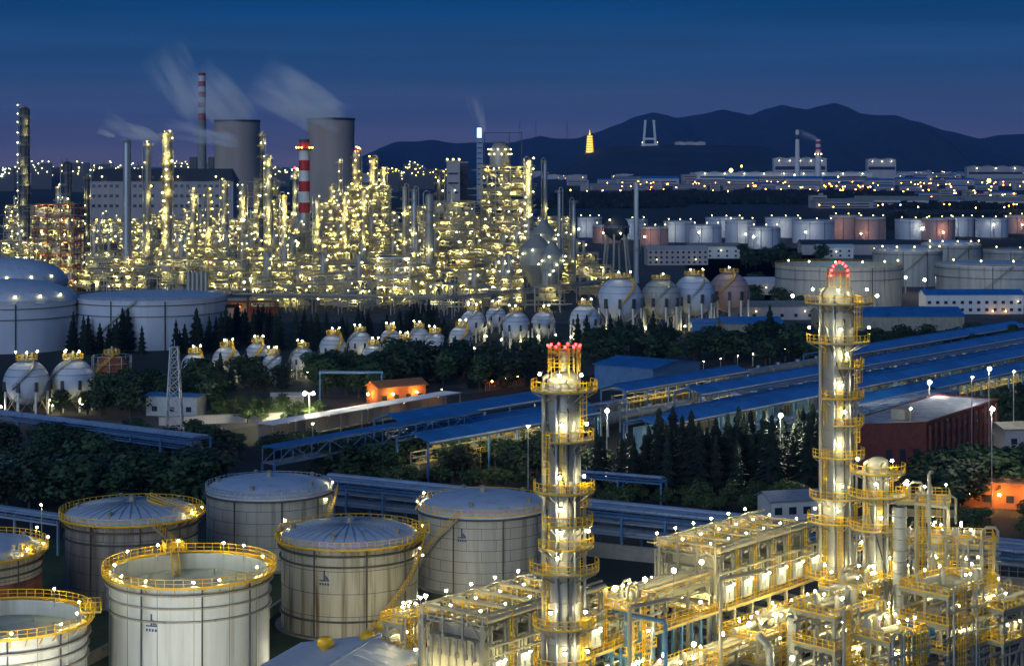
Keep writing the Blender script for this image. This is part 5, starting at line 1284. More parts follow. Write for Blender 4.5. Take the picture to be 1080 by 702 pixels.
# ================================================================ cracking furnaces
FZ, FH, FW, FD = 8.8, 13.6, 4.7, 9.4
fm = {}; furn = mat('furnace_casing', (.50, .47, .36), .6, 0, .2, .5, ST, (.26, .21, .14), (.52, .72))
fm['casing'] = MB().box((FW/2, FD/2, (FZ+FH)/2+.3), (3.3, FD-.6, FH-FZ-.6)).mesh('casing', furn)
b = MB()
for k in range(7): b.box((FW/2-1.8, .9+k*(FD-1.8)/6, (FZ+FH)/2+.3), (.16, .2, FH-FZ-.9))
for k in range(4): b.box((FW/2-.9+k*.6, .22, (FZ+FH)/2+.3), (.14, .16, FH-FZ-.9))
fm['casing_stiffener'] = b.mesh('casing_stiffener', steel_gr)
fm['burner_box'] = MB().box((FW/2, -.35, FZ+1.6), (1.9, 1.0, 2.3)).box((FW/2, -.95, FZ+1.4), (.7, .3, .9)).mesh('burner_box', white)
fm['column'] = MB().beam((0, 0, 0), (0, 0, FH+1.9), .42).mesh('column', steel_gr)
fm['deck'] = MB().box((FW/2, FD/2-.6, FZ-.12), (FW-.02, FD+2.8, .2)).mesh('deck', steel_gr)
b = MB()
for k in range(6):
    y = 1.3+k*1.35
    b.tube([(-.05, y, FH+.2), (-.05, y, FZ+3.4)], .17, 8); b.tube([(-.05, y, FZ+4.2), (-.05, y+.45, FZ+4.6), (-.05, y+.45, FH-.6)], .11, 6); b.lathe([(.3, 0), (.3, .5), (.12, .7)], 8, (-.05, y, FZ+2.8)); b.box((-.12, y, FZ+4.9), (.36, .42, .34))
fm['burner_riser'] = b.mesh('burner_riser', steel_gr)
fm['convection_box'] = MB().box((FW/2, FD/2, FH+.75), (1.7, FD-2.4, 1.2)).mesh('convection_box', steel)
b = MB()
for k in range(5): b.tube([(.5+k*.85, -.4, FH+1.7+.22*(k % 2)), (.5+k*.85, FD+.7, FH+1.7+.22*(k % 2))], .2, 8)
fm['crossover_pipe'] = b.mesh('crossover_pipe', steel)
b = MB()
for k in range(5): b.tube([(.5+k*.85, FD+.7, FH+1.9), (.5+k*.85, FD+1.0, FH+1.7), (.5+k*.85, FD+1.0, FZ)], .2, 8)
fm['return_pipe'] = b.mesh('return_pipe', steel)
fm['walkway'] = MB().box((.35, FD/2, FH+2.35), (.9, FD+1.6, .1)).mesh('walkway', steel_gr)
b = MB().rail([(-.1, -.8, FH+2.4), (-.1, FD+.8, FH+2.4)], 1.0, .07, step=1.6, kick=False); b.rail([(.8, FD*.6, FH+2.4), (.8, FD+.8, FH+2.4)], 1.0, .07, step=1.3)
fm['walkway_railing'] = b.mesh('walkway_railing', yellow)
fm['end_box'] = MB().box((FW/2, FD+.4, FH+2.3), (1.3, 1.1, 1.5)).mesh('end_box', white)
b = MB()
for zq in (FZ, FH):
    pass
for k in range(18): b.beam((FW-.55, -.75, FZ+.3+k*.36), (FW-.05, -.75, FZ+.3+k*.36), .05)
for q in (FW-.55, FW-.05): b.beam((q, -.75, FZ), (q, -.75, FH+2.6), .07)
for k in range(5):
    zq = FZ+2.4+k*.85; b.beam((FW-.6, -.75, zq), (FW-.6, -1.4, zq), .05); b.beam((FW, -.75, zq), (FW, -1.4, zq), .05); b.beam((FW-.6, -1.4, zq), (FW, -1.4, zq), .05)
fm['caged_ladder'] = b.mesh('caged_ladder', yellow)
fm['front_railing'] = MB().rail([(0, -1.95, FZ), (FW, -1.95, FZ)], 1.1, .07, step=1.2).mesh('front_railing', yellow)
b = MB()
for zq in (3.0, 5.9): b.beam((0, 0, zq), (FW, 0, zq), .3, .4); b.beam((0, 0, zq), (0, FD, zq), .3, .4); b.beam((0, FD, zq), (FW, FD, zq), .3, .4)
b.beam((0, 0, FZ-.45), (FW, 0, FZ-.45), .35, .5); b.beam((0, 0, 0), (FW, 0, 5.9), .18); b.beam((0, 0, FH+1.7), (FW, 0, FH+1.7), .3, .35); b.beam((0, FD, FH+1.7), (FW, FD, FH+1.7), .3, .35)
fm['bracing'] = b.mesh('bracing', steel_gr)
b = MB().tube([(0, .9, 2.3), (FW, .9, 2.3)], .35, 8); b.tube([(0, 2.2, 4.2), (FW, 2.2, 4.2)], .22, 8); b.tube([(0, 3.4, 6.6), (FW, 3.4, 6.6)], .3, 8); b.lathe([(.8, 0), (.8, 3.4), (.5, 4), (0, 4.1)], 12, (2.3, 4.5, 0))
fm['feed_pipe'] = b.mesh('feed_pipe', steel)
b = MB().tube([(0, -.35, FH+2.9), (FW, -.35, FH+2.9)], .34, 10); fm['header_pipe'] = b.mesh('header_pipe', steel)
b = MB()
for y, z, r in ((.4, FH+2.0, .16), (2.6, FH+2.1, .24), (4.6, FH+2.5, .3), (6.4, FH+2.1, .2), (8.6, FH+2.2, .26), (FD+.5, FH+1.2, .22), (-.7, FZ+4.6, .2), (-.9, FZ+3.5, .13)): b.tube([(0, y, z), (FW, y, z)], r, 8)
fm['long_pipe'] = b.mesh('long_pipe', steel)
b = MB()
for k, (x, y) in enumerate(((.5, -.4), (1.0, -.5), (3.6, -.4), (4.1, -.5), (.6, FD+.5), (3.9, FD+.6))): b.tube([(x, y, FZ), (x, y, FH+2.2), (x, y+.5, FH+2.6), (x, y+2.0, FH+2.6)], .12+.03*(k % 3), 7)
fm['down_pipe'] = b.mesh('down_pipe', steel_gr)
b = MB()
for y in (0, FD*.33, FD*.66, FD):
    b.beam((0, y, FH), (0, y, FH+3.6), .26)
b.beam((0, 0, FH+3.5), (0, FD, FH+3.5), .25, .32); b.beam((0, 0, FH+3.5), (FW, 0, FH+3.5), .22, .3); b.beam((0, FD, FH+3.5), (FW, FD, FH+3.5), .22, .3); b.beam((0, 0, FH+.2), (0, FD*.33, FH+3.5), .14); b.beam((0, FD*.66, FH+3.5), (0, FD, FH+.2), .14)
fm['top_frame'] = b.mesh('top_frame', steel_gr)
def furnace(s, label, lampz, first):
    p = U(s, 0); t = thing('cracking_furnace', label, 'furnace', (p[0], p[1], 0), UA, 'cracking furnaces of the near process unit')
    for k in ('casing', 'casing_stiffener', 'burner_box', 'deck', 'convection_box', 'crossover_pipe', 'return_pipe', 'walkway', 'walkway_railing', 'end_box', 'caged_ladder', 'front_railing', 'bracing', 'feed_pipe', 'header_pipe', 'long_pipe', 'down_pipe', 'top_frame'):
        o_ = link(k, fm[k], t)
        if k in ('bracing', 'feed_pipe', 'crossover_pipe', 'return_pipe', 'long_pipe', 'down_pipe'): stuff(o_)
    for c in ((0, 0), (0, FD)): link('column', fm['column'], t, (c[0], c[1], 0))
    if first: link('burner_riser', fm['burner_riser'], t)
    for (x_, y_, z_, m_, r_) in ((.35, FD+.7, FH+4.1, floodW, .16), (FW*.5, -1.5, FZ+3.0, floodC, .14), (FW*.9, -1.2, FZ-2.2, floodW, .15), (FW*.5, FD*.25, FH+3.3, floodC, .13), (FW*.5, FD*.75, FH+3.3, floodC, .13), (.4, FD+1.6, FZ+2.5, floodC, .14)):
        b = MB(); b.tube([(x_, y_, z_-1.4), (x_, y_, z_)], .05, 6); b.box((x_, y_, z_+r_+.05), (.4, .4, .08)); b.ball((x_, y_, z_), r_, 10, 1); b.build('lamp', [galv, m_], t)
    if first:
        for k in range(3): 
            b = MB(); b.box((-1.5, 1.6+k*3, FZ+.35), (.4, .4, .3)); b.ball((-1.35, 1.6+k*3, FZ+.75), .2, 10, 1); b.build('lamp', [steel_dk, floodW], t)
    return t
S1 = [-50+FW*i for i in range(5)]; S2 = [FW*i for i in range(6)]
for i, s in enumerate(S1): furnace(s, 'pale cracking furnace behind the first tall column, %s from the near end' % ORD[i], 0, i == 0)
for i, s in enumerate(S2): furnace(s, 'pale cracking furnace between the two tall columns, %s from the near end' % ORD[i], 0, i == 0)
# end walls get a yellow railed apron
for s, nm in ((-50, 'first'), (0, 'second')):
    p = U(s, 0); t = thing('end_platform', 'yellow railed platform at the near end of the %s furnace row' % nm, 'platform', (p[0], p[1], 0), UA)
    MB().box((-1.7, FD/2, FZ-.1), (3.3, FD+2, .18)).build('deck', steel_gr, t)
    MB().rail([(0, -1.0, FZ), (-3.3, -1.0, FZ), (-3.3, FD+1, FZ), (0, FD+1, FZ)], 1.1, .08, step=1.1).build('railing', yellow, t)
    me = MB().beam((0, 0, 0), (0, 0, FZ-.2), .35).mesh('column', steel_gr)
    for y in (-.8, FD/2, FD+.8): link('column', me, t, (-3.1, y, 0))
    st = MB()
    for k in range(14): st.box((-3.9-k*.32, FD+.5, FZ-.1-k*.3), (.34, 1.0, .06))
    for q in (FD, FD+1): st.beam((-3.6, q, FZ), (-8.3, q, FZ-4.4), .1, .25); st.rail([(-3.6, q, FZ), (-8.3, q, FZ-4.4)], 1.0, .08, step=1.2, kick=False)
    st.build('stair', yellow, t)
# generic steel platform block on the plant grid
def plat_block(s, t_, ls, lt, levels, label, equip=2, blue=False, lamps=2, cols=(2, 2), rz=None, loc=None, roofrail=True):
    p = loc or U(s, t_); t = thing('platform_structure', label, 'platform', (p[0], p[1], 0), UA if rz is None else rz)
    top = levels[0]; ns, nt = cols
    me = MB().beam((0, 0, 0), (0, 0, top), .34).mesh('column', blue_paint if blue else steel_gr)
    for i in range(ns+1):
        for j in range(nt+1): link('column', me, t, (ls*i/ns, lt*j/nt, 0))
    for z in levels:
        d = MB().box((ls/2, lt/2, z-.1), (ls+.7, lt+.7, .16)).build('deck', steel_gr, t)
        MB().rail([(-.3, -.3, z), (ls+.3, -.3, z), (ls+.3, lt+.3, z), (-.3, lt+.3, z)], 1.1, .10, True, 1.0).build('railing', yellow, d)
        bm = MB()
        for i in range(ns+1): bm.beam((ls*i/ns, 0, z-.4), (ls*i/ns, lt, z-.4), .25, .42)
        for j in range(nt+1): bm.beam((0, lt*j/nt, z-.4), (ls, lt*j/nt, z-.4), .25, .42)
        bm.build('beam', blue_paint if blue else steel_gr, d)
        for k in range(equip*2):
            x_, y_ = random.uniform(.12, .88)*ls, random.uniform(.15, .85)*lt; r = random.uniform(.24, .5); c = random.random()
            if c < .4: MB().lathe([(r, 0), (r, 1.5), (r*.6, 1.9), (0, 2)], 14, (x_, y_, z)).build('vessel', steel, t)
            elif c < .75:
                L = random.uniform(1.8, ls*.5); MB().tube([(x_-L/2, y_, z+.4+r), (x_-L/2+.2, y_, z+.4+r), (x_+L/2, y_, z+.4+r)], r, 14).build('exchanger', steel, t)
            else: MB().tube([(x_, y_, z), (x_, y_, z+1.6), (x_+.6, y_, z+2.1), (x_+1.8, y_, z+2.1), (x_+2.1, y_, z+1.6), (x_+2.1, y_, z)], .22, 8).build('pipe_loop', steel, t)
        for k in range(9):
            y_ = random.uniform(-.6, lt); zq = z-random.uniform(.6, 2.6); MB().tube([(-1.0, y_, zq), (ls+1.0, y_, zq)], random.uniform(.1, .26), 8).build('pipe', random.choice((steel, steel_gr)), t)
        for k in range(lamps+2):
            x_, y_ = random.uniform(0, ls), random.choice((.2, lt*.5, lt*.8)); b = MB(); b.tube([(x_, y_, z), (x_, y_, z+2.0)], .05, 6); b.box((x_, y_, z+2.3), (.4, .4, .08)); b.ball((x_, y_, z+2.05), .14, 10, 1); b.build('lamp', [galv, random.choice((floodC, floodW))], t)
    for k in range(9):
        x_ = random.uniform(0, ls); yq = random.uniform(-.3, lt); pz = random.uniform(.4, 1)*top; MB().tube([(x_, yq, 0), (x_, yq, pz), (x_+.3, yq+.3, pz+.4), (x_+.5, yq+random.uniform(1, 3), pz+.4)], random.uniform(.08, .2), 6).build('riser_pipe', random.choice((steel, steel_gr, galv)), t)
    for k in range(3):
        x_ = random.uniform(0, ls); MB().tube([(x_, -.5, 0), (x_, -.5, top+.6), (x_+.8, -.5, top+1.1), (x_+1.6, -.5, top+.6), (x_+1.6, -.5, top-3)], random.uniform(.14, .26), 8).build('riser_pipe', steel, t)
    for k in range(3):
        x_ = random.uniform(.3, ls-.5); lb = MB(); zt_ = top+1.1
        for q in (x_, x_+.5): lb.beam((q, -.55, 0), (q, -.55, zt_), .08)
        zq = .4
        while zq < zt_: lb.beam((x_, -.55, zq), (x_+.5, -.55, zq), .05); zq += .4
        zq = 2.4
        while zq < zt_: lb.beam((x_-.1, -.55, zq), (x_-.1, -1.2, zq), .06); lb.beam((x_+.6, -.55, zq), (x_+.6, -1.2, zq), .06); lb.beam((x_-.1, -1.2, zq), (x_+.6, -1.2, zq), .06); zq += .8
        lb.build('caged_ladder', yellow, t)
    for i in range(ns): MB().beam((ls*i/ns, 0, .2), (ls*(i+1)/ns, 0, levels[-1]-.4), .16).build('brace', steel_gr, t)
    return t
def at(px, D): return (gx(px, D), D, 0)
plat_block(0, 0, 7, 5, [gz(530, 266), gz(575, 266), gz(620, 266)], 'yellow railed platforms hung between the short column and the banded duct', 3, loc=at(948, 268), rz=UA-pi/2+.5)
plat_block(0, 0, 8, 6, [gz(576, 254), gz(612, 254), gz(650, 254)], 'stepped platform block right of the banded duct', 3, False, 3, loc=at(985, 256), rz=UA-pi/2+.5)
plat_block(0, 0, 11, 7, [gz(640, 232), gz(672, 232), gz(700, 232)], 'pale platform block in the bottom right corner', 4, False, 3, loc=at(1000, 238), rz=UA-.15)
plat_block(0, 0, 9, 6, [gz(655, 226), gz(690, 226)], 'yellow railed platform block below the second tall column', 4, False, 3, loc=at(880, 228), rz=UA-.15)
plat_block(0, 0, 8, 6, [gz(625, 252), gz(662, 252)], 'yellow railed platform block behind the blue cabin', 4, False, 3, loc=at(905, 252), rz=UA-.1)
plat_block(-24, 2, 6, 6, [gz(622, 246), 7.5, 4], 'blue-posted platform between the two furnace rows', 3, True, 2)
plat_block(0, 0, 3, 3, [gz(662, 228), gz(690, 228)], 'yellow ladder platform beside the yellow round ventilators', 1, False, 2, (1, 1), loc=at(424, 230))
plat_block(0, 0, 6, 4, [4.5], 'small manifold platform at the foot of the stained cream tank', 3, True, 2, loc=at(428, 262))
plat_block(-30, 9, 18, 5, [5.2, 2.6], 'low railed pump platform in front of the furnace gap', 5, False, 5, (4, 1))
plat_block(-2, 8, 24, 6, [6.0, 3.0], 'low railed pump platform in front of the second furnace row', 6, False, 5, (5, 1))
plat_block(-52, 6, 20, 5, [4.6, 2.2], 'low railed pump platform in front of the first furnace row', 5, False, 4, (4, 1))
plat_block(0, 0, 9, 7, [gz(655, 236), gz(690, 236)], 'grey platform block cut by the right border', 4, False, 4, loc=at(1058, 242), rz=UA-.15)
plat_block(0, 0, 7, 6, [gz(668, 230), gz(700, 230)], 'low yellow railed block before the blue cabin', 4, False, 4, loc=at(938, 226), rz=UA-.15)
# walkway joining the two furnace rows, racks in front
p = U(-26.5, 1.7); t = thing('link_walkway', 'long grey walkway joining the two furnace rows', 'walkway', (p[0], p[1], 0), UA)
MB().box((13.2, .9, FZ-.1), (26.4, 1.8, .18)).build('deck', steel_gr, t); MB().rail([(0, .05, FZ), (26.4, .05, FZ)], 1.1, .08, step=1.3).build('railing', yellow, t); MB().rail([(0, 1.75, FZ), (26.4, 1.75, FZ)], 1.1, .08, step=1.3).build('railing', yellow, t)
me = MB().beam((0, 0, 0), (0, 0, FZ-.2), .35).mesh('column', blue_paint)
for k in range(6): link('column', me, t, (2+k*4.6, .2, 0)); link('column', me, t, (2+k*4.6, 1.6, 0))
pipe_rack(U(-60, 4.5), U(34, 4.5), 5.2, 3.6, 'grey pipe rack along the front of the furnace rows', 6, 5.5, steel, rail=True, levels=2, rmax=.34, railm=yellow, lampn=14, lampm=floodW)
pipe_rack(U(-27, -4), U(0, -4), 12.6, 6, 'high pipe rack bridging the gap between the furnace rows', 6, 5.0, steel, rail=True, levels=2, rmax=.34, railm=yellow, lampn=4, lampm=floodW)
pipe_rack(U(-64, 15), U(36, 15), 3.6, 3.0, 'low outer pipe rack at the bottom edge of the process unit', 5, 6, galv, rail=True, levels=1, rmax=.3, railm=yellow, lampn=10, lampm=floodW)
# big silver duct bend, small dark vent, blue cabin
def tube_thing(name, label, pts, r, m, cat, bands=True):
    c = pts[0]; t = thing(name, label, cat, (c[0], c[1], 0)); q = [(a[0]-c[0], a[1]-c[1], a[2]) for a in pts]
    sm = [q[0]]
    for a, b_, c_ in zip(q[:-2], q[1:-1], q[2:]):
        k = 6; p0 = lerp(b_, a, min(.9, 1.6*r/max(.1, vlen(vsub(a, b_)))*1.2)); p2 = lerp(b_, c_, min(.9, 1.6*r/max(.1, vlen(vsub(c_, b_)))*1.2))
        for i in range(k+1):
            u = i/k; sm.append(tuple((1-u)**2*p0[j]+2*u*(1-u)*b_[j]+u*u*p2[j] for j in range(3)))
    sm.append(q[-1]); MB().tube(sm, r, 16).build('duct', m, t)
    if bands:
        fb = MB()
        for (a, b_) in ((q[0], q[1]), (q[-2], q[-1])):
            L = vlen(vsub(b_, a)); n = max(1, int(L/2.2))
            for i in range(n): c1 = lerp(a, b_, (i+.5)/n); c2 = lerp(a, b_, (i+.5)/n+.12/L); fb.tube([c1, c2], r+.06, 16)
        fb.build('flange', steel_gr, t)
    return t
Dq = 243; a0 = (gx(838, Dq), Dq, 0)
tube_thing('silver_duct', 'big silver duct bending over below the second tall column', [a0, (a0[0], a0[1], gz(641, Dq)), (gx(890, 254), 254, gz(641, Dq)), (gx(905, 257), 257, 9.5)], .95, galv, 'duct')
a0 = (gx(812, 236), 236, 0)
tube_thing('vent_pipe', 'short upright vent pipe with a slanted dark mouth', [a0, (a0[0], a0[1], gz(682, 236)), (a0[0]-1.6, a0[1], gz(669, 236))], .55, galv, 'pipe', False)
for i, (px, D, yt, dx) in enumerate(((664, 219, 640, 5), (702, 224, 655, -4), (980, 258, 498, .5), (1000, 262, 535, -4), (760, 238, 610, 6))):
    a0 = (gx(px, D), D, 0); zt = gz(yt, D)
    tube_thing('process_pipe', ('tall bent pipe just right of the first tall column', 'blue post-like pipe before the furnace gap', 'slim vent pipe above the yellow platforms at right', 'bent pale pipe right of the banded duct', 'bent pipe at the near corner of the second furnace row')[i], [a0, (a0[0], a0[1], zt), (a0[0]+dx, a0[1]+abs(dx)*.8, zt)], .26, (steel, blue_paint, steel, steel, steel)[i], 'pipe', False)
t = thing('equipment_cabin', 'bright blue equipment cabin among the yellow rails at lower right', 'cabin', at(968, 244), .4); zc = gz(690, 244)
MB().box((0, 0, zc/2), (4.2, 3.2, zc)).build('plinth', steel_gr, t); MB().box((0, 0, zc+2.2), (3.6, 2.6, 4.4)).build('cabin_body', bright_blue, t); MB().box((-.6, -1.33, zc+2.0), (1.1, .1, 2.2)).build('cabin_door', blue_paint, t); MB().box((0, 0, zc+4.5), (3.9, 2.9, .2)).build('cabin_roof', blue_paint, t)
# vertical drums between the racks
for i in range(9):
    s = -22+i*3.0 if i < 6 else 34+(i-6)*5
    q = U(s, -9 if i < 6 else 2); h = random.uniform(9, 12) if i < 6 else random.uniform(8, 14); r = random.uniform(.8, 1.2)
    t = thing('process_drum', 'upright steel drum, %s %s' % (ORD[i if i < 6 else i-6], 'from the near end between the furnace rows' if i < 6 else 'beyond the far end of the second furnace row'), 'drum', (q[0], q[1], 0), 0, 'upright drums of the near process unit')
    MB().lathe([(r*.9, 0), (r, .3), (r, h-.7), (r*.6, h-.2), (0, h)], 20).build('shell', steel, t)
    p_ = MB().lathe([(r, h-1.6), (r+.9, h-1.6), (r+.9, h-1.6), (r+.9, h-1.5), (r+.9, h-1.5), (r, h-1.5)], 14, smooth=False).build('platform', steel_gr, t)
    MB().rail([((r+.9)*cos(a), (r+.9)*sin(a), h-1.5) for a in [2*pi*k/12 for k in range(12)]], 1.1, .07, True, 1).build('railing', yellow, p_)
    MB().tube([(0, 0, h), (0, 0, h+.7), (r+.5, 0, h+.7), (r+.5, 0, 0)], .18, 8).build('outlet_pipe', galv, t)
    flood(t, (r+.5, -r-.4, h-.2), 2.2, .16)
random.seed(14)
# ================================================================ trees
def conifer_mesh(seed, n=300):
    rd = random.Random(seed); b = MB()
    for i in range(n):
        q = (i+.5)/n; z = .10+.88*q; R = (.20*(1-q)**.85+.012)*(1+.25*sin(q*38+seed))
        a = i*2.39996+rd.uniform(-.3, .3); R *= rd.uniform(.72, 1.18); dz = -.06*(1-q)-.01
        w = .05*(1-q*.6)*rd.uniform(.8, 1.3); ca, sa = cos(a), sin(a); r0 = R*.15
        tip = (R*ca, R*sa, z+dz+rd.uniform(-.01, .01)); bs = (r0*ca, r0*sa, z+.02); m = (R*.6*ca, R*.6*sa, z+dz*.35+.012)
        k = len(b.v); b.v += [bs, (m[0]-sa*w, m[1]+ca*w, m[2]-.018), tip, (m[0]+sa*w, m[1]-ca*w, m[2]-.018), (m[0], m[1], m[2]-.05)]
        b.face((k, k+1, k+2)); b.face((k, k+2, k+3)); b.face((k+1, k+4, k+2)); b.face((k+4, k+3, k+2))
    b.lathe([(.012, .9), (.006, .97), (0, 1.02)], 5)
    t = MB().tube([(0, 0, 0), (.003, 0, .5), (0, 0, .93)], .022, 6, r2=.004)
    return b.mesh('crown', leaf_con), t.mesh('trunk', bark)
def broad_mesh(seed, m, n=900, sh=1.0):
    rd = random.Random(seed); b = MB(); cl = []
    for k in range(11):
        a = rd.uniform(0, 2*pi); q = rd.uniform(.0, .30); cl.append((q*cos(a), q*sin(a), rd.uniform(.36, .80)*sh, rd.uniform(.13, .23)))
    cl.append((0, 0, .82*sh, .16))
    for i in range(n):
        c = cl[i % len(cl)]; u = rd.uniform(-1, 1); a = rd.uniform(0, 2*pi); s = sqrt(1-u*u); rr = c[3]*rd.uniform(.72, 1.12)
        p = (c[0]+rr*s*cos(a), c[1]+rr*s*sin(a), c[2]+rr*u*.85); w = rd.uniform(.020, .042)
        nx_, ny_, nz_ = s*cos(a)+rd.uniform(-.6, .6), s*sin(a)+rd.uniform(-.6, .6), u+.3+rd.uniform(-.5, .5); d = vnorm((nx_, ny_, nz_))
        e1 = vnorm(cross(d, (rd.uniform(-1, 1), rd.uniform(-1, 1), 1.2))); e2 = cross(d, e1)
        b.quad(*[tuple(p[j]+e1[j]*w*i_*1.4+e2[j]*w*j_ for j in range(3)) for i_, j_ in ((-1, 0), (0, -1), (1, 0), (0, 1))])
    t = MB().tube([(0, 0, 0), (.01, .0, .25), (0, .01, .5)], .03, 7, r2=.016)
    for c in cl[:7]: t.tube([(0, 0, rd.uniform(.22, .4)), (c[0]*.5, c[1]*.5, (c[2]+.35)*.5), (c[0], c[1], c[2])], .012, 5, r2=.004)
    return b.mesh('crown', m), t.mesh('trunk', bark)
CON = [conifer_mesh(k) for k in range(5)]; BRO = [broad_mesh(20+k, leaf_bro) for k in range(6)]; SHR = [broad_mesh(40+k, leaf_shr, 700, .85) for k in range(4)]
AVOID = []
def tree(kind, x, y, h, label, group, wide=1.0):
    pool = {'c': CON, 'b': BRO, 's': SHR}[kind]; cm, tm = random.choice(pool)
    name = {'c': 'conifer_tree', 'b': 'broadleaf_tree', 's': 'shrub'}[kind]
    t = thing(name, label, 'shrub' if kind == 's' else 'tree', (x, y, 0), random.uniform(0, 6.28), group); w = h*wide*random.uniform(.85, 1.15); t.scale = (w, w, h)
    link('trunk', tm, t); link('crown', cm, t)
def blocked(x, y):
    for (cx, cy_, r) in AVOID:
        if (x-cx)**2+(y-cy_)**2 < r*r: return True
    return False
for o in list(COL.objects):
    if o.parent is None and o.name.split('.')[0] in ('gas_sphere', 'storage_tank'):
        sh = [c for c in o.children if c.name.startswith('shell')][0]; AVOID.append((o.location.x, o.location.y, sh.dimensions.x/2+1.5))
for D_ in range(300, 376, 9): AVOID.append((gx(1056, D_), D_, 5.5))
def grove(kind, x0, y0, x1, y1, n, h0, h1, label, wide=1.0, slope=0.0):
    if kind == 'b': wide *= 1.22
    k = 0; tries = 0; placed = []
    while k < n and tries < n*30:
        tries += 1; q = random.random(); px = x0+(x1-x0)*q; py = random.uniform(y0, y1)+slope*q; x, D, _ = pt(px, py)
        if blocked(x, D) or any((x-a)**2+(D-c)**2 < (h0*.14)**2 for a, c in placed): continue
        placed.append((x, D)); tree(kind, x, D, random.uniform(h0, h1), label, label.split(',')[0], wide); k += 1
grove('c', 70, 366, 240, 374, 30, 8, 17, 'dark conifer in the row before the white crude tanks')
grove('c', 236, 352, 476, 372, 70, 9, 15, 'dark conifer in the dense belt at the foot of the refinery')
grove('b', 0, 428, 100, 438, 10, 5, 8, 'dark bush before the two large left spheres', 1.25)
grove('b', 96, 415, 235, 442, 18, 8, 12, 'dark tree between the scaffolded sphere and the lattice mast')
grove('b', 195, 400, 300, 415, 10, 7, 10, 'dark tree before the small spheres left of the twin street lamp')
grove('c', 195, 402, 300, 415, 8, 9, 12, 'slim conifer before the small spheres left of the twin street lamp')
grove('b', 330, 400, 400, 424, 14, 8, 12, 'lit green tree right of the twin street lamp')
grove('s', 222, 428, 338, 446, 44, 3.2, 5.2, 'lit yellow green bush below the twin street lamp', 1.3)
grove('b', 385, 392, 470, 412, 14, 9, 14, 'dark tree before the middle small spheres')
grove('c', 440, 386, 600, 412, 46, 7, 12, 'dark conifer before the right small spheres')
grove('b', 470, 388, 590, 412, 14, 8, 12, 'dark tree before the right small spheres')
grove('b', 600, 366, 870, 388, 34, 8, 12, 'dark tree in the wood behind the rail sheds', 1.1)
grove('c', 600, 360, 720, 385, 14, 10, 14, 'dark conifer in the wood behind the rail sheds')
tree('c', *pt(812, 368)[:2], 17, 'lone tall dark conifer rising right of the gas spheres', None)
grove('b', 900, 358, 1090, 378, 22, 7, 10, 'dark tree in the belt before the blue-white building', 1.1)
grove('b', 775, 300, 850, 330, 12, 7, 11, 'dark tree among the sheds right of the gas spheres', 1.1)
grove('b', 780, 272, 880, 284, 14, 9, 13, 'dark tree between the depot tanks and the office', 1.1)
grove('b', 0, 470, 60, 480, 8, 6, 8, 'dark tree between the two left pipe bridges')
grove('b', 40, 470, 235, 486, 18, 5, 8, 'dark tree under the lower left pipe bridge', 1.2)
grove('b', 0, 510, 225, 540, 34, 8, 12, 'dark green tree behind the weathered brown tank', 1.1)
grove('b', 215, 474, 400, 490, 24, 4.5, 6.3, 'dark tree behind the truss bridge', 1.15)
grove('b', 340, 492, 585, 510, 30, 6, 9, 'dark tree before the lit rail shed', 1.15)
grove('s', 350, 508, 560, 514, 16, 4, 5.5, 'round dark green shrub by the long pipe bridge', 1.3)
grove('c', 628, 508, 700, 520, 16, 10, 14, 'dark conifer beside the dazzling yard lamp and first tall column')
grove('c', 690, 508, 866, 524, 48, 11, 18, 'tall dark conifer in the stand between the two tall columns', 1.15)
grove('s', 620, 522, 850, 540, 46, 3.5, 5.5, 'green shrub in front of the conifer stand', 1.3)
grove('b', 600, 505, 640, 515, 6, 6, 8, 'dark tree right behind the first tall column')
grove('b', 975, 515, 1090, 545, 22, 9, 12, 'dark tree before the brick building at the right edge', 1.1)
grove('s', 965, 545, 1090, 568, 36, 3.5, 5.5, 'green hedge shrub beside the wide blue pipe bridge', 1.3)
grove('b', 955, 432, 1090, 458, 18, 7, 9, 'dark tree behind the brick building', 1.1)
# ================================================================ steam and haze
def vol(name, col, dens, nscale=None, thr=(.4, .7), stretch=(1, 1, 1), aniso=0.0):
    m = bpy.data.materials.new(name); m.use_nodes = True; N, L = m.node_tree.nodes, m.node_tree.links
    N.remove(N['Principled BSDF']); v = N.new('ShaderNodeVolumePrincipled'); v.inputs['Color'].default_value = (*col, 1); v.inputs['Density'].default_value = dens; v.inputs['Anisotropy'].default_value = aniso
    L.new(v.outputs[0], N['Material Output'].inputs['Volume'])
    if nscale:
        tcx = N.new('ShaderNodeTexCoord'); mpx = N.new('ShaderNodeMapping'); mpx.inputs['Scale'].default_value = stretch; L.new(tcx.outputs['Object'], mpx.inputs[0])
        n = N.new('ShaderNodeTexNoise'); n.inputs['Scale'].default_value = nscale; n.inputs['Detail'].default_value = 4; L.new(mpx.outputs[0], n.inputs[0])
        r = N.new('ShaderNodeMapRange'); r.inputs[1].default_value, r.inputs[2].default_value = thr; r.inputs[3].default_value = 0; r.inputs[4].default_value = dens; L.new(n.outputs[0], r.inputs[0])
        L.new(r.outputs[0], v.inputs['Density'])
    return m
HAZE = 3.0e-5
hz = vol('haze_air', (.16, .42, 1.0), HAZE)
b = MB().box((0, 14480, 369), (32400, 31200, 742)); tag(b.build('haze', hz), 'thin blue evening haze over the whole plain', 'haze', kind='stuff')
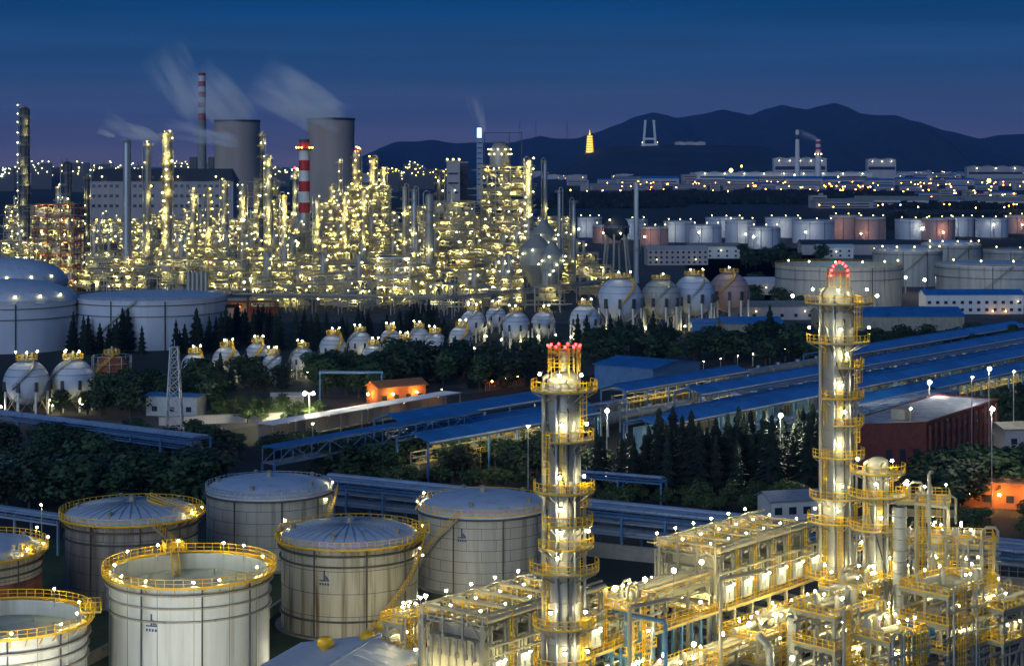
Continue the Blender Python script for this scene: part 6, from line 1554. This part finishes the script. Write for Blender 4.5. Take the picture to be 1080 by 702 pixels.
# steam plumes drifting to the left from the power station
def plume(a, b_, r0, r1, label, dens, seed, col=(.97, .97, .98)):
    "a, b_: (px, py, D) of start and end; a soft-edged cone of steam, denser at its start"
    A = (gx(a[0], a[2]), a[2], gz(a[1], a[2])); B = (gx(b_[0], b_[2]), b_[2], gz(b_[1], b_[2])); d = vsub(B, A); L = vlen(d)
    m = bpy.data.materials.new('steam'); m.use_nodes = True; N, K = m.node_tree.nodes, m.node_tree.links
    N.remove(N['Principled BSDF']); v = N.new('ShaderNodeVolumePrincipled'); v.inputs['Color'].default_value = (*col, 1); v.inputs['Anisotropy'].default_value = -.6
    K.new(v.outputs[0], N['Material Output'].inputs['Volume'])
    def math_(op, x, y=None):
        n = N.new('ShaderNodeMath'); n.operation = op
        for i, q in enumerate((x, y)):
            if q is None: continue
            if isinstance(q, (int, float)): n.inputs[i].default_value = q
            else: K.new(q, n.inputs[i])
        return n.outputs[0]
    tcx = N.new('ShaderNodeTexCoord'); sp = N.new('ShaderNodeSeparateXYZ'); K.new(tcx.outputs['Object'], sp.inputs[0])
    u = math_('DIVIDE', sp.outputs[0], L)
    R = math_('ADD', math_('MULTIPLY', u, r1-r0), r0)
    rho = math_('DIVIDE', math_('SQRT', math_('ADD', math_('POWER', sp.outputs[1], 2.0), math_('POWER', sp.outputs[2], 2.0))), R)
    mpx = N.new('ShaderNodeMapping'); mpx.inputs['Scale'].default_value = (.28, 1.15, 1.15); mpx.inputs['Location'].default_value = (seed*7.3, 0, 0); K.new(tcx.outputs['Object'], mpx.inputs[0])
    n = N.new('ShaderNodeTexNoise'); n.inputs['Scale'].default_value = 1.9/r1; n.inputs['Detail'].default_value = 5; K.new(mpx.outputs[0], n.inputs[0])
    edge = math_('MAXIMUM', math_('SUBTRACT', 1.0, math_('ADD', math_('POWER', rho, 2.0), math_('MULTIPLY', math_('SUBTRACT', n.outputs[0], .42), 3.6))), 0.0)
    fade = math_('MAXIMUM', math_('MULTIPLY', math_('SUBTRACT', 1.0, u), math_('ADD', .35, math_('MULTIPLY', math_('SUBTRACT', 1.0, u), .65))), 0.0)
    ins = N.new('ShaderNodeMapRange'); ins.interpolation_type = 'SMOOTHSTEP'; ins.inputs[2].default_value = .22; K.new(u, ins.inputs[0]); fade = math_('MULTIPLY', fade, ins.outputs[0])
    K.new(math_('MULTIPLY', math_('MULTIPLY', edge, fade), dens), v.inputs['Density'])
    b = MB(); k = 16; R0, R1 = r0*1.05, r1*1.05
    for x_, r_ in ((0, R0), (L, R1)):
        for j in range(k): q = 2*pi*j/k; b.v.append((x_, r_*cos(q), r_*sin(q)))
    for j in range(k): j2 = (j+1) % k; b.face((j2, j, k+j, k+j2))
    b.face(tuple(range(k))); b.face(tuple(range(2*k-1, k-1, -1)))
    o = b.build('steam_plume', m, None, A); o.rotation_mode = 'QUATERNION'
    from mathutils import Vector
    o.rotation_quaternion = Vector(d).to_track_quat('X', 'Z'); tag(o, label, 'steam', kind='stuff')
    import bmesh
    bm = bmesh.new(); bm.from_mesh(o.data); bmesh.ops.recalc_face_normals(bm, faces=bm.faces); bm.to_mesh(o.data); bm.free()
plume((362, 134, 2340), (268, 80, 2310), 28, 40, 'steam drifting left off the large cooling tower', 0.157, 1)
plume((260, 137, 2640), (202, 76, 2640), 29, 42, 'steam drifting left off the misty cooling tower', 0.157, 2)
plume((214, 130, 2340), (168, 50, 2340), 16, 40, 'faint steam rising left of the tall banded chimney', 0.105, 3)
plume((255, 151, 2250), (168, 133, 2250), 9, 17, 'low steam streak before the misty cooling tower', 0.183, 4)
plume((172, 150, 1300), (108, 126, 1300), 4, 10, 'white steam streak above the lamp-dotted columns at left', 0.524, 5)
plume((122, 145, 1200), (102, 137, 1200), 1.5, 3.4, 'tiny steam wisp above the plain grey column', 1.309, 6)
plume((510, 144, 3150), (497, 98, 3150), 7, 20, 'pinkish smoke rising from the blue-topped far tower', 0.105, 7, (.95, .80, .80))
plume((864, 148, 5990), (838, 137, 5990), 10, 18, 'smoke trailing from the red banded far chimney', 0.035, 8)
